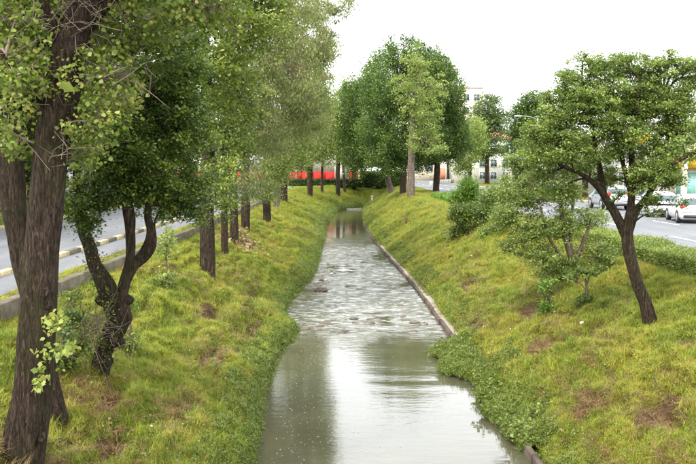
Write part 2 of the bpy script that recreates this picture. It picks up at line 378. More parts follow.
# ------------------------------------------------------------------ ground sheets
def rows():
    y = [3.0]
    while y[-1] < 140: y.append(y[-1] + max(.07, y[-1] * .0062))
    y += list(np.geomspace(142, 900, 30)); return np.array(y)
def sheet(name, side):
    Y = rows()
    d = np.concatenate([[-.9, -.5], np.linspace(-.2, 5.95, 112), [6.1, 6.4, 7, 8, 10, 14, 20, 30]])
    if side > 0: d = np.concatenate([[-.9, -.5], np.linspace(-.2, 5.95, 112), [6.1, 6.5, 7.2, 9, 12, 18, 26, 36]])
    edge = LE(Y) if side < 0 else RE(Y)
    X = edge[:, None] + side * d[None, :]
    far = np.concatenate([[60, 100, 200, 400, 900]])
    X = np.hstack([X, np.repeat((side * far)[None, :], len(Y), 0)])
    YY = np.repeat(Y[:, None], X.shape[1], 1)
    jit = np.zeros_like(X); jit[:, 3:112] = rng.normal(0, .012, (len(Y), 109))
    X = X + jit
    Z = H(X, YY)
    Z += np.where(np.abs(X) > 150, 0, 0)
    V = np.stack([X, YY, Z], -1).reshape(-1, 3)
    r, c = X.shape; i = np.arange(r - 1)[:, None] * c; j = np.arange(c - 1)[None, :]
    F = np.stack([i + j, i + j + 1, i + c + j + 1, i + c + j], -1).reshape(-1, 4)
    if side < 0: F = F[:, ::-1]
    me = mesh_np(name, V, F, M['ground'], True, soil(X, YY).ravel())
    return tag(obj(name, me), kind='structure')
sheet('left_bank', -1); sheet('right_bank', 1)
bm = MB(); bm.add([(-900, -60, -.6), (900, -60, -.6), (900, 900, -.6), (-900, 900, -.6)], [(0, 1, 2, 3)]); tag(bm.build('stream_bed', M['conc_dark']), kind='structure')

# water surface, with real relief in the riffle
Yw = np.concatenate([np.arange(2, 26, .25), np.arange(26, 62, .07), np.arange(62, 133, .5)])
Xw = np.linspace(0, 1, 70)
XX = (LE(Yw) - .35)[:, None] * (1 - Xw)[None] + (RE(Yw) + .2)[:, None] * Xw[None]; YY = np.repeat(Yw[:, None], 70, 1)
rif = np.clip((YY - 27.5) / 2.5, 0, 1) * np.clip((66 - YY) / 10, 0, 1)
ZZ = .06 * rif * fbm(XX * 1.1, YY * 1.9, 60, 4) + .02 * rif * fbm(XX * 4, YY * 5, 64, 2)
ZZ += .0045 * np.sin(YY * 5.6 + 1.2 * np.sin(XX * .9) + XX * .4) * np.exp(-((YY - 21.8) / 1.3) ** 2) * np.clip((XX - .1) / 1, 0, 1)
V = np.stack([XX, YY, ZZ], -1).reshape(-1, 3); r, c = XX.shape; i = np.arange(r - 1)[:, None] * c; j = np.arange(c - 1)[None, :]
F = np.stack([i + j, i + j + 1, i + c + j + 1, i + c + j], -1).reshape(-1, 4)
tag(obj('stream_water', mesh_np('stream_water', V, F, M['water'], True)), kind='structure')

# roads
def strip(name, x0, x1, y0, y1, z, mat, kind='structure', lab=None, cat=None, n=1):
    m = MB(); m.add([(x0, y0, z), (x1, y0, z), (x1, y1, z), (x0, y1, z)], [(0, 1, 2, 3)])
    return tag(m.build(name, mat), lab, cat, kind=kind)
strip('left_road', -16.2, -9.3, -20, 700, ROAD + .012, M['road'])
strip('left_side_lane', -9.05, -7.75, -20, 125, ROAD + .012, M['road'])
strip('right_road', 11.35, 20.6, -20, 700, ROAD + .012, M['road'])
m = MB()
for k in range(28):
    y0 = 22 + k * 8.2
    m.add([(13.85, y0, ROAD + .018), (14.0, y0, ROAD + .018), (14.0, y0 + 3.6, ROAD + .018), (13.85, y0 + 3.6, ROAD + .018)], [(0, 1, 2, 3)])
    m.add([(17.0, y0 + 2, ROAD + .018), (17.12, y0 + 2, ROAD + .018), (17.12, y0 + 5.4, ROAD + .018), (17.0, y0 + 5.4, ROAD + .018)], [(0, 1, 2, 3)])
tag(m.build('lane_marking', M['paint_w']), kind='structure')

q = MB(); q.add([(1, 132.6, 2.99), (10.5, 132.6, 2.99), (10.5, 600, 2.99), (1, 600, 2.99)], [(0, 1, 2, 3)], 0.); tag(q.build('grass_field', M['ground']), kind='structure')
def kerb(label, x, w, hgt, y0, y1, L, mats, group=None, smooth=0):
    r = empty('kerb', (x, y0, ROAD)); tag(r, label, 'kerb')
    mes = []
    for mt in mats:
        q = MB(); q.box(-w / 2, w / 2, .012, L - .012, -.15, hgt, .02); mes.append(q.mesh('kerb_block', mt))
    k = 0; y = 0
    while y < y1 - y0:
        b = obj('kerb_block', mes[k % len(mes)], r); b.location = (rng.normal(0, .008), y, rng.normal(0, .006)); k += 1; y += L
    return r
kerb('long kerb of faded yellow and dark blocks dividing the left road', -9.18, .22, .16, 10, 110, 1.1, [M['kerb_y'], M['kerb_k']])
kerb('worn kerb on the far side of the left road', -16.3, .2, .14, 20, 110, 1.5, [M['kerb_y']])
kerb('grey kerb between the right road and the trimmed hedge', 11.24, .2, .16, 16, 110, 1.3, [M['kerb_g'], M['conc']])
kerb('pale kerb behind the parked white cars', 20.7, .2, .15, 30, 150, 1.5, [M['kerb_g']])

# low retaining wall on top of the left bank
r = empty('retaining_wall', (-7.25, 8, 0)); tag(r, 'low brown concrete retaining wall along the top of the left bank', 'wall')
q = MB(); q.box(-.13, .13, .008, 1.992, 2.2, 3.03, .015); me = q.mesh('concrete_panel', M['conc_dark'])
for k in range(46):
    b = obj('concrete_panel', me, r); b.location = (rng.normal(0, .012), k * 2, rng.normal(0, .012))
# concrete lip of the canal on the right
r = empty('canal_lip', (0, 0, 0)); tag(r, 'thin weathered concrete lip along the right water edge', 'canal edge')
y = 6.0
while y < 84:
    Ls = 2.4; x0, x1 = float(RE(y)), float(RE(y + Ls)); hgt = .17 + .03 * math.sin(y)
    q = MB(); e = .012
    V = []
    for z, i in ((-.5, 0), (hgt - .02, 0), (hgt, .02)):
        V += [(x0 + i, y + e, z), (x0 + .13 - i, y + e, z), (x1 + .13 - i, y + Ls - e, z), (x1 + i, y + Ls - e, z)]
    F = [(8, 9, 10, 11)] + [(k * 4 + j, k * 4 + (j + 1) % 4, k * 4 + 4 + (j + 1) % 4, k * 4 + 4 + j) for k in range(2) for j in range(4)]
    q.add(V, F); q.build('concrete_slab', M['conc_lip'], r); y += Ls
# flat ledge behind the lip where silt lies
q = MB(); V = []; F = []
ys = np.arange(24.6, 60, .8)
for k, yy in enumerate(ys):
    w = .55 if yy < 33 else .35
    V += [(float(RE(yy)) + .133, yy, .12), (float(RE(yy)) + .13 + w, yy, .16)]
    if k: F.append((2 * k - 2, 2 * k - 1, 2 * k + 1, 2 * k))
q.add(V, F); tag(q.build('silt_ledge', M['conc']), 'flat pale silt ledge just behind the concrete canal lip', 'ledge')

q = MB(); q.box(-1.6, 3.2, 114, 114.4, -.4, .13, .04); tag(q.build('weir', M['pole_pale']), 'thin pale weir line crossing the stream at the far bend', 'weir')

# ------------------------------------------------------------------ foliage
def leaf_geo(C, size, droop=0., aspect=.6, up=.5, tint=None, fold=.25, six=False):
    """C (n,3) leaf bases -> vertices, faces, tint"""
    n = len(C); sz = size * rng.uniform(.6, 1.25, n)[:, None]
    nor = rng.normal(0, 1, (n, 3)); nor[:, 2] = np.abs(nor[:, 2]) + up; nor /= np.linalg.norm(nor, axis=1)[:, None]
    a = rng.normal(0, 1, (n, 3)); a[:, 2] -= droop; a -= (a * nor).sum(1)[:, None] * nor; a /= np.linalg.norm(a, axis=1)[:, None] + 1e-9
    if droop > 1: a[:, 2] -= .6; a /= np.linalg.norm(a, axis=1)[:, None]
    b = np.cross(nor, a)
    if six:
        pts = [(0, 0, 0), (.28, .42, .10), (.52, .52, .05), (1.0, 0, -.08), (.52, -.52, .05), (.28, -.42, .10)]
        V = np.stack([C + sz * (p * a + aspect * q * b * 1.3 + r * nor) for p, q, r in pts], 1).reshape(-1, 3)
        i = np.arange(n)[:, None] * 6
        F = np.concatenate([i + np.array([[0, 3, 2, 1]]), i + np.array([[0, 5, 4, 3]])])
        return V, F, np.repeat(tint, 6)
    V = np.stack([C, C + sz * (.45 * a + aspect * .5 * b + fold * .3 * nor), C + sz * a, C + sz * (.45 * a - aspect * .5 * b + fold * .3 * nor)], 1).reshape(-1, 3)
    i = np.arange(n)[:, None] * 4
    F = i + np.array([[0, 1, 2, 3]])
    return V, F, np.repeat(tint, 4)
def crown_points(blobs, per_m3=None, nclump=200, rc=.35, per=60, flat=.6, shell=.5, spread=.2):
    """clump centres through ellipsoid blobs, then leaves round each"""
    w = np.array([b[3] * b[4] * b[5] for b in blobs]) ** .8
    cnt = np.maximum(1, (nclump * w / w.sum()).astype(int)); CC = []; BB = []
    for b, k in zip(blobs, cnt):
        d = rng.normal(0, 1, (k, 3)); d /= np.linalg.norm(d, axis=1)[:, None]
        rr = rng.uniform(0, 1, k) ** (1 / 3. * shell + .12); rr *= rng.uniform(.82, 1.12, k)
        CC.append(np.array(b[:3]) + d * rr[:, None] * np.array(b[3:6])); BB += [b] * k
    CC = np.vstack(CC); n = len(CC)
    m = rng.poisson(per, n); idx = np.repeat(np.arange(n), m)
    rcs = rc * rng.uniform(.5, 1.4, n)
    L = CC[idx] + rng.normal(0, 1, (len(idx), 3)) * np.array([1, 1, flat]) * (rcs[idx] * .55)[:, None]
    ct = rng.normal(0, spread, n)
    tint = np.clip(.5 + ct[idx] + rng.normal(0, .2, len(idx)), 0, 1)
    odd = rng.uniform(0, 1, len(idx)) < .01; tint[odd] = 1
    return CC, L, tint, BB
def make_tree(name, label, cat, base, trunk, limbs, blobs, leafmat, barkmat, leaf=.1, nclump=200, rc=.35, per=60, flat=.6,
              droop=0., aspect=.6, up=.5, group=None, spread=.2, sides=14, rough=.16, twigmat=None, six=False, shell=.5, flare=1.35, trunkname='trunk'):
    """trunk: [(x,y,z,r)...] in world; limbs: lists of the same; blobs in world (x,y,z,rx,ry,rz)"""
    base = np.array(base, float); root = empty(name, base); tag(root, label, cat, group)
    T = np.array(trunk, float); T[:, :3] -= base
    q = MB(); c = curve(T, 9); c[0, 3] *= flare; c[1, 3] *= 1 + (flare - 1) * .6; c[2, 3] *= 1 + (flare - 1) * .3
    q.tube(c[:, :3], c[:, 3], sides, rough, seed=int(abs(base[0] * 7 + base[1] * 3)))
    q.build(trunkname, barkmat, root, True)
    anchors = [c[len(c) // 2:, :3]]; ar = []
    for l in limbs:
        A = np.array(l, float); A[:, :3] -= base; ca = curve(A, 6)
        q = MB(); q.tube(ca[:, :3], ca[:, 3], max(6, sides // 2), rough, seed=3); q.build('limb', barkmat, root, True); anchors.append(ca[2:, :3])
    anchors = np.vstack(anchors)
    B = [(b[0] - base[0], b[1] - base[1], b[2] - base[2], b[3], b[4], b[5]) for b in blobs]
    CC, L, tint, BB = crown_points(B, nclump=nclump, rc=rc, per=per, flat=flat, shell=shell, spread=spread)
    # boughs to each blob, twigs to clumps
    tw = MB(); nodes = [anchors]
    for b in B:
        ctr = np.array(b[:3]); dd = np.linalg.norm(anchors - ctr - np.array([0, 0, -.4]), axis=1); a = anchors[dd.argmin()]
        Ln = np.linalg.norm(ctr - a)
        if Ln > .25:
            mid = (a + ctr) / 2 + rng.normal(0, .09, 3) * Ln + np.array([0, 0, .08 * Ln])
            cc = curve(np.array([a, mid, ctr]), 6); r0 = min(.022 * Ln + .012, float(T[:, 3].max()) * .45)
            tw.tube(cc, np.linspace(r0, r0 * .3, len(cc)), 6, .1); nodes.append(cc)
    nodes = np.vstack(nodes)
    k = len(CC); P0 = np.zeros((k, 3))
    for s in range(0, k, 500):
        D = np.linalg.norm(CC[s:s + 500, None] - nodes[None], axis=2); P0[s:s + 500] = nodes[D.argmin(1)]
    tl = np.linalg.norm(CC - P0, axis=1)
    tw.tubes(P0, CC, .004 + .006 * tl, .003, 4)
    # fine twigs in each clump
    e = CC[rng.integers(0, k, k * 2)]; tw.tubes(e, e + rng.normal(0, rc * .7, (len(e), 3)), .004, .002, 3)
    tw.build('branches', twigmat or barkmat, root)
    V, F, tt = leaf_geo(L, leaf, droop, aspect, up, tint, six=six)
    obj('crown', mesh_np('crown', V, F, leafmat, False, tt), root)
    return root
def ub(u, v, Y, ru, rv, ry=None):
    """ellipsoid blob: direction, distance, radii as seen"""
    p = at(u, v, Y); rx = ru / 800 * Y; rz = rv / 800 * Y
    return (p[0], p[1], p[2], rx, ry if ry else (rx + rz) / 2, rz)
def ut(pts, Y=None):
    """trunk points (u, v, width in px[, Y])"""
    out = []
    for p in pts:
        yy = p[3] if len(p) > 3 else Y
        w = at(p[0], p[1], yy); out.append((w[0], w[1], w[2], p[2] / 800 * yy / 2))
    return out

# --- nearest trunk on the left
T1 = ut([(17, 500, 50), (22, 462, 44), (31, 400, 39), (37, 330, 36), (41, 270, 34), (46, 200, 33), (51, 150, 33), (60, 100, 34), (70, 50, 34), (84, 8, 28), (96, -40, 22), (104, -110, 16), (108, -200, 8)], 11.1)
near = make_tree('broadleaf_tree', 'nearest tree with thick dark furrowed trunk at the lower left corner', 'tree', (T1[1][0], T1[1][1], T1[1][2]), T1,
    [ut([(66, 60, 16, 11.1), (50, 20, 11, 10.9), (30, -40, 8, 10.6)]), ut([(72, 45, 14, 11.1), (110, 0, 10, 11.2), (150, -50, 7, 11.4)]), ut([(58, 110, 9, 11.1), (30, 90, 5, 10.8), (0, 50, 3, 10.5)]),
     ut([(84, 5, 12, 11.1), (70, -30, 8, 11), (62, -80, 6, 10.8)])],
    [ub(28, 75, 10.8, 26, 40, .6), ub(8, 130, 10.9, 16, 26, .4), ub(108, 75, 11.5, 32, 50, .7), ub(140, 20, 11.6, 48, 32, .8), ub(80, -70, 11.2, 110, 50, 1.6), ub(20, 15, 10.8, 40, 25, .6),
     ub(88, 150, 11.3, 20, 22, .3), ub(180, -60, 11.8, 60, 45, 1.2), ub(-20, 40, 11.3, 30, 60, .8), ub(92, 120, 11.0, 26, 26, .3), ub(205, 8, 12, 40, 22, .8)],
    M['l_near'], M['bark_dark'], leaf=.064, nclump=1050, rc=.2, per=24, sides=40, rough=.13, six=True, aspect=.75, twigmat=M['twig_pale'], flare=1.12, up=.3)
# bare brownish twigs round the fork
q = MB(); o0 = np.array(near.location)
def twigs(c, spread, vec, n, ln):
    for _ in range(n):
        p = c - o0 + rng.normal(0, spread, 3); d = np.array(vec) + rng.normal(0, .55, 3); d /= np.linalg.norm(d); P = [p]
        for _k in range(4): d = d + rng.normal(0, .22, 3) + np.array([0, 0, .05]); d /= np.linalg.norm(d); P.append(P[-1] + d * ln * rng.uniform(.15, .3))
        cc = curve(P, 3); q.tube(cc, np.linspace(.0055, .0022, len(cc)), 4)
        if rng.uniform() < .6: e = P[2]; q.tube(curve([e, e + rng.normal(0, .1, 3), e + rng.normal(0, .2, 3)], 3), np.linspace(.003, .0018, 7), 3)
twigs(at(72, 8, 10.95), .2, (-.2, -.2, .1), 70, .7); twigs(at(45, 80, 10.9), .2, (-.8, -.2, .1), 22, .8); twigs(at(62, 160, 10.9), .12, (.7, -.2, .5), 9, .6); twigs(at(110, 70, 11.1), .3, (.6, -.1, -.2), 18, .6)
q.build('twigs', M['twig_pale'], near)
# single large leaves sprouting on the near trunk: each one a part
lv, lf, _ = leaf_geo(np.zeros((1, 3)), 1, 0, .8, 1, np.array([.5]), six=True)
lm = []
for t in (.45, .6, .75, .9, 1.0):
    pts = np.array([(0, 0, 0), (.10, .30, .05), (.35, .28, .05), (.42, .46, .02), (.66, .26, .0), (1, 0, -.1), (.66, -.26, .0), (.42, -.46, .02), (.35, -.28, .05), (.10, -.30, .05), (.4, 0, -.02)])
    F = [(10, a, (a + 1) if a < 9 else 0) for a in range(10)]
    lm.append(mesh_np('leaf', pts, np.array(F), M['l_near'], False, np.full(11, t)))
def sprig(spots, root, Y, n, size=.085):
    for _ in range(n):
        u, v, ru, rv = spots[rng.integers(0, len(spots))]
        p = at(u + rng.normal(0, ru * .5), v + rng.normal(0, rv * .5), Y + rng.normal(0, .08)) - np.array(root.location)
        b = obj('leaf', lm[rng.integers(0, 5)], root); b.location = p; s = size * rng.uniform(.6, 1.25); b.scale = (s, s, s)
        b.rotation_euler = (rng.normal(-.9, .5), rng.uniform(-.3, 1.2), rng.uniform(0, 6.28))
sprig([(50, 322, 16, 12), (50, 350, 18, 14), (42, 372, 9, 12), (38, 386, 5, 8), (52, 325, 10, 8), (60, 352, 10, 6), (56, 318, 12, 8), (70, 345, 6, 6)], near, 10.72, 180, .085)
sprig([(24, 70, 20, 30), (30, 95, 18, 18), (75, 85, 10, 20), (62, 76, 8, 8), (66, 122, 6, 10), (10, 140, 8, 14)], near, 10.65, 110, .078)
b = obj('leaf', lm[2], near); b.location = at(60, 84, 10.4) - np.array(near.location); b.scale = (.2, .2, .2); b.rotation_euler = (-1.0, .4, .4)
# cut limb scars, pale and round
for (u, v, sz) in ((44, 293, .06), (46, 306, .05), (40, 440, .055), (33, 372, .03)):
    q = MB(); th = np.linspace(0, 6.283, 10, endpoint=False); c0 = at(u, v, 10.86) - np.array(near.location)
    ring = np.stack([np.cos(th) * sz * .7, .03 + .012 * np.sin(th * 3), np.sin(th) * sz * (1.2 + .2 * np.sin(th * 2))], 1); ring2 = ring * .55 + np.array([0, .03, 0])
    ring0 = ring * 1.15 + np.array([0, .12, 0])
    V = np.vstack([ring0, ring, ring2, [[0, .06, 0]]]) + c0
    F = [(a, (a + 1) % 10, 10 + (a + 1) % 10, 10 + a) for a in range(10)] + [(10 + a, 10 + (a + 1) % 10, 20 + (a + 1) % 10, 20 + a) for a in range(10)]
    q.add(V, F); q.add(np.vstack([V[20:30], V[30:]]), [(a, (a + 1) % 10, 10) for a in range(10)]); q.build('knot', M['bark_mid'], near, True)

# --- second trunk, close behind it
T2 = ut([(60, 440, 26), (57, 424, 24), (46, 370, 21), (32, 300, 20), (20, 250, 20), (14, 200, 24), (10, 150, 26), (8, 80, 22), (14, 0, 20), (20, -100, 14), (22, -180, 7)], 12.9)
make_tree('broadleaf_tree', 'dark leaning tree half hidden behind the nearest trunk, left edge', 'tree', T2[1][:3], T2,
    [ut([(12, 180, 12, 12.9), (-10, 120, 10, 13), (-30, 60, 8, 13.2)]), ut([(12, 60, 12, 12.9), (50, 10, 9, 13.3), (80, -50, 7, 13.6)])],
    [ub(5, 80, 13.4, 45, 60, 1.1), ub(50, 40, 13.8, 50, 50, 1.1), ub(-20, 160, 13.6, 30, 28, .8), ub(60, -50, 13.4, 90, 50, 1.6), ub(20, 172, 14.2, 36, 22, .8), ub(90, 120, 14, 30, 40, .8), ub(0, 190, 14, 20, 18, .5), ub(40, 5, 13.6, 70, 26, 1.2), ub(110, 20, 14.5, 60, 40, 1.2), ub(160, 30, 15, 40, 40, 1.2), ub(20, 110, 14, 40, 40, 1)],
    M['l_mid_dark'], M['bark_dark'], leaf=.1, nclump=850, rc=.26, per=56, spread=.28, sides=24)
# --- twisted forked tree
T3 = ut([(97, 385, 20), (100, 370, 18), (104, 350, 16), (112, 332, 19), (119, 314, 20), (121, 296, 12), (124, 280, 11), (129, 260, 10), (130, 240, 10), (129, 222, 10), (124, 190, 10), (122, 150, 7)], 15.8)
make_tree('twisted_tree', 'gnarled forked tree with dense dark crown behind the nearest trunk', 'tree', T3[1][:3], T3,
    [ut([(117, 322, 19, 15.8), (110, 300, 17, 15.7), (103, 281, 15, 15.6), (95, 262, 14, 15.6), (90, 248, 14, 15.6), (84, 232, 13, 15.6), (78, 205, 9, 15.6), (75, 180, 5, 15.6)]),
     ut([(125, 282, 9, 15.8), (133, 266, 10, 15.9), (143, 255, 11, 16), (150, 243, 11, 16), (152, 230, 9, 16), (148, 214, 8, 16), (152, 185, 7, 16.1), (165, 150, 5, 16.2)])],
    [ub(76, 196, 15.5, 24, 24, .6), ub(82, 222, 15.4, 18, 12, .4), ub(118, 192, 15.9, 30, 24, .8), ub(140, 160, 16, 42, 40, 1), ub(112, 125, 16.2, 36, 42, 1), ub(165, 190, 16.4, 28, 26, .8), ub(180, 125, 16.5, 32, 45, 1), ub(150, 85, 16.6, 40, 32, 1), ub(185, 70, 16.8, 24, 28, .8), ub(195, 190, 17, 22, 34, .7), ub(168, 212, 16.6, 16, 12, .4), ub(110, 160, 15.4, 30, 26, .6)],
    M['l_dark'], M['bark_dark'], leaf=.075, nclump=900, rc=.21, per=70, spread=.28, sides=20, rough=.5, flare=1.3)
tw3 = [o for o in bpy.data.objects if o.name == 'twisted_tree'][0]
q = MB(); o3 = np.array(tw3.location)          # burls and peeling plates on the gnarled stem
for (u, v, rr) in ((126, 318, .17), (104, 300, .14), (112, 328, .16), (97, 268, .10), (120, 342, .12), (128, 300, .11), (92, 250, .10), (108, 362, .13)):
    c0 = at(u, v, 15.74) - o3; P = np.array([c0 + np.array([0, 0, t * rr]) for t in (-1, -.7, -.2, .3, .7, 1.05)]); q.tube(P, rr * np.array([.15, .6, .95, .9, .6, .1]), 12, .5, seed=int(u))
q.build('burls', M['bark_dark'], tw3, True)
k = 1500; idx = rng.integers(0, 6, k); cs = np.array([at(u, v, 15.6) for u, v in ((94, 262), (98, 280), (106, 300), (112, 320), (104, 345), (90, 245))]) - o3
V_, F_, t_ = leaf_geo(cs[idx] + rng.normal(0, 1, (k, 3)) * np.array([.10, .1, .22]), .045, .3, .7, .4, np.clip(rng.normal(.5, .25, k), 0, 1)); obj('climber_leaves', mesh_np('climber_leaves', V_, F_, M['l_mid_dark'], False, t_), tw3)
q = MB(); c0 = at(82, 330, 15.2) - o3; P0 = c0 + rng.normal(0, 1, (160, 3)) * np.array([.35, .3, .12]); P1 = P0 + rng.normal(0, .3, (160, 3)); P0[:, 2] = np.maximum(P0[:, 2], -.1); P1[:, 2] = np.maximum(P1[:, 2], .0); q.tubes(P0, P1, .008, .003, 4); q.build('dead_shoots', M['twig'], tw3)
# --- row of trees down the left bank
def row_tree(u, v, Y, w, top, blobs, label, leafmat, bark='bark_mid', lean=0, leaf=.1, nclump=260, rc=.4, per=60, name='broadleaf_tree', **k):
    b = at(u, v, Y); z = float(H(b[0], b[1])); base = (b[0], b[1], z)
    r = w / 800 * Y / 2 * .86; tz = top
    T = [(b[0], b[1], z - .3, r * 1.15), (b[0], b[1], z + .02, r * 1.05), (b[0] + lean * .3, b[1], z + (tz - z) * .25, r * .95), (b[0] + lean * .6 + rng.normal(0, .06), b[1], z + (tz - z) * .5, r * .85), (b[0] + lean, b[1] + .1, z + (tz - z) * .75, r * .6), (b[0] + lean * 1.2, b[1] + .1, tz, r * .3)]
    return make_tree(name, label, 'tree', base, T, [], blobs, leafmat, M[bark], leaf=leaf, nclump=nclump, rc=rc, per=per, group='trees along the left bank', **k)
row_tree(208, 273, 29.97, 17, 13.5, [ub(205, 60, 29, 48, 50, 1.8), ub(222, 150, 29.5, 26, 40, 1.2), ub(190, 0, 29, 60, 36, 2), ub(250, 20, 30, 50, 40, 2), ub(216, 205, 29.4, 16, 20, .8), ub(235, 95, 30, 32, 32, 1.4), ub(230, -60, 30, 70, 50, 2.5)],
    'stout trunk with peeling bark, first of the row beyond the twisted tree', M['l_mid'], leaf=.13, nclump=620, rc=.42, per=76, spread=.3)
row_tree(225, 256, 35.48, 8, 12, [ub(228, 130, 35, 22, 45, 1.2), ub(222, 70, 35, 26, 36, 1.2), ub(226, 185, 34.5, 14, 24, .8)],
    'thin dark trunk between the stout tree and the next pair', M['l_dark'], 'bark_dark', leaf=.14, nclump=260, rc=.5, per=45)
row_tree(234, 241, 40.73, 10, 15, [ub(245, 110, 40, 26, 40, 1.8), ub(262, 50, 40, 40, 42, 2.2), ub(240, 185, 40, 16, 22, 1), ub(280, 5, 39, 50, 32, 2.2), ub(268, 130, 40, 26, 40, 1.6), ub(290, 70, 39, 34, 40, 2)],
    'dark slim tree just left of the pile of dry leaves', M['l_grey'], 'bark_dark', leaf=.15, nclump=560, rc=.46, per=78, spread=.3, aspect=.32, droop=1.2, twigmat=M['twig_pale'])
row_tree(246, 230, 47.22, 10, 17, [ub(262, 130, 46, 26, 34, 2), ub(280, 80, 46, 34, 40, 2.4), ub(305, 30, 45, 34, 36, 2.4), ub(256, 178, 46, 16, 16, 1), ub(296, 120, 47, 24, 26, 2), ub(338, 8, 43, 20, 12, 1.5), ub(262, 190, 46, 12, 12, .8), ub(322, 50, 46, 12, 24, 1.6), ub(310, 100, 46, 22, 36, 2.2)],
    'straight brown tree just right of the pile of dry leaves', M['l_grey'], leaf=.16, nclump=620, rc=.5, per=80, spread=.3, aspect=.32, droop=1.2, twigmat=M['twig_pale'])
row_tree(267, 222, 56.49, 9, 18, [ub(270, 170, 55, 18, 24, 1.4), ub(290, 140, 56, 26, 30, 2.4), ub(310, 90, 56, 24, 42, 2.4), ub(322, 50, 55, 14, 26, 1.4), ub(266, 195, 55, 10, 12, .8)],
    'tree wearing a bright green low skirt of foliage on its trunk', M['l_light'], leaf=.18, nclump=430, rc=.6, per=66, spread=.3, aspect=.45)
row_tree(276, 208, 72, 7, 16, [ub(284, 160, 70, 20, 20, 2), ub(302, 130, 72, 22, 30, 2.6), ub(318, 110, 72, 12, 26, 2)],
    'pale leaning trunk left of the close pair of dark trunks', M['l_grey'], 'bark_pale', lean=.9, leaf=.2, nclump=340, rc=.8, per=45, aspect=.4, droop=1)
row_tree(284, 203, 81, 8, 16, [ub(300, 150, 80, 24, 22, 2.6), ub(312, 125, 80, 16, 30, 2.4)],
    'dark trunk at the left end of the red wall', M['l_mid'], 'bark_dark', leaf=.22, nclump=300, rc=.9, per=45)
row_tree(310, 196, 108, 6.5, 15, [ub(312, 145, 107, 18, 18, 2.6), ub(322, 120, 108, 12, 24, 2.6)], 'dark brown trunk in front of the middle of the red wall', M['l_mid'], 'bark_dark', leaf=.28, nclump=260, rc=1, per=40)
row_tree(322, 193, 118, 3, 13, [ub(326, 150, 116, 14, 16, 2.2), ub(334, 118, 116, 8, 24, 2)], 'thin dark pole like tree before the red and white wall', M['l_mid'], leaf=.28, nclump=170, rc=1, per=40)
row_tree(338, 193, 122, 5, 15, [ub(342, 145, 122, 14, 22, 3), ub(345, 108, 122, 11, 32, 2.6)], 'brown trunk at the bend, left of the slender forked tree', M['l_light'], leaf=.3, nclump=260, rc=1.1, per=42)
row_tree(345, 190, 127, 3.2, 13, [ub(350, 150, 127, 10, 16, 2)], 'slender forked tree at the bend of the stream', M['l_mid'], 'bark_dark', leaf=.3, nclump=90, rc=1, per=38, lean=-.5)
row_tree(354, 189, 131, 5, 14, [ub(358, 140, 131, 12, 34, 3), ub(362, 95, 130, 8, 20, 2)], 'last thick trunk of the left row, at the right end of the red wall', M['l_mid'], leaf=.3, nclump=230, rc=1.1, per=42)

# --- poplar clump on the right bank
def clump_tree(u, v, Y, pts, blobs, label, leafmat, bark, **k):
    T = ut(pts, Y); b = T[1]
    return make_tree('poplar_tree', label, 'tree', (b[0], b[1], b[2]), T, [], blobs, leafmat, M[bark], group='trees in the tall clump right of the stream', **k)
clump_tree(391, 194, 108, [(394, 200, 7), (392, 194, 6.5), (388, 180, 6), (384, 160, 5), (378, 120, 4), (372, 70, 1.5)], [ub(366, 120, 108, 24, 44, 3.2), ub(378, 85, 108, 19, 38, 2.8), ub(356, 150, 107, 18, 28, 2.4), ub(350, 112, 108, 13, 34, 2.4), ub(386, 150, 106, 14, 24, 2)],
    'left tree of the tall clump, leaning thin trunk and brighter crown', M['l_poplar'], 'bark_pale', leaf=.26, nclump=800, rc=.85, per=50, up=.1, flat=1.1)
clump_tree(406, 198, 90, [(402, 204, 8), (403, 197, 7), (403, 180, 6), (404, 150, 5), (404, 100, 4), (404, 45, 1.5)], [ub(404, 84, 90, 40, 38, 4), ub(390, 125, 91, 36, 40, 4), ub(408, 60, 91, 27, 25, 3), ub(432, 78, 91, 26, 28, 3), ub(388, 152, 89, 22, 22, 2.2), ub(420, 140, 92, 30, 30, 3), ub(402, 160, 94, 22, 16, 3)],
    'tallest dark green tree with dense rounded crown in the clump', M['l_poplar'], 'bark_mid', leaf=.22, nclump=1050, rc=.62, per=72, spread=.26, up=.1, flat=1.1)
clump_tree(440, 190, 97, [(436, 196, 8), (436, 189, 7), (437, 170, 6), (438, 120, 4), (436, 70, 1.5)], [ub(447, 100, 97, 22, 32, 3), ub(440, 130, 97, 28, 32, 3), ub(455, 140, 97, 18, 22, 2.4), ub(430, 75, 97, 22, 26, 2.6), ub(422, 155, 98, 20, 15, 2)],
    'right dark tree of the tall clump, overhanging the far road', M['l_poplar'], 'bark_mid', leaf=.23, nclump=720, rc=.66, per=68, spread=.26, up=.1, flat=1.1)
clump_tree(411, 197, 81, [(412, 204, 8.5), (411, 197, 7.6), (411, 170, 7), (412, 140, 6.4), (414, 110, 5), (420, 80, 3.5), (422, 55, 1.5)], [ub(418, 62, 80, 16, 18, 1.5), ub(428, 88, 80, 20, 20, 1.8), ub(412, 100, 79.5, 16, 18, 1.4), ub(424, 118, 79.5, 24, 20, 1.8), ub(424, 142, 79.5, 24, 13, 1.6), ub(403, 84, 80, 10, 16, 1.2), ub(436, 150, 79, 14, 8, 1.2)],
    'pale yellow green tree with straight pinkish trunk before the dark clump', M['l_light'], 'bark_pale', leaf=.2, nclump=260, rc=.45, per=38)

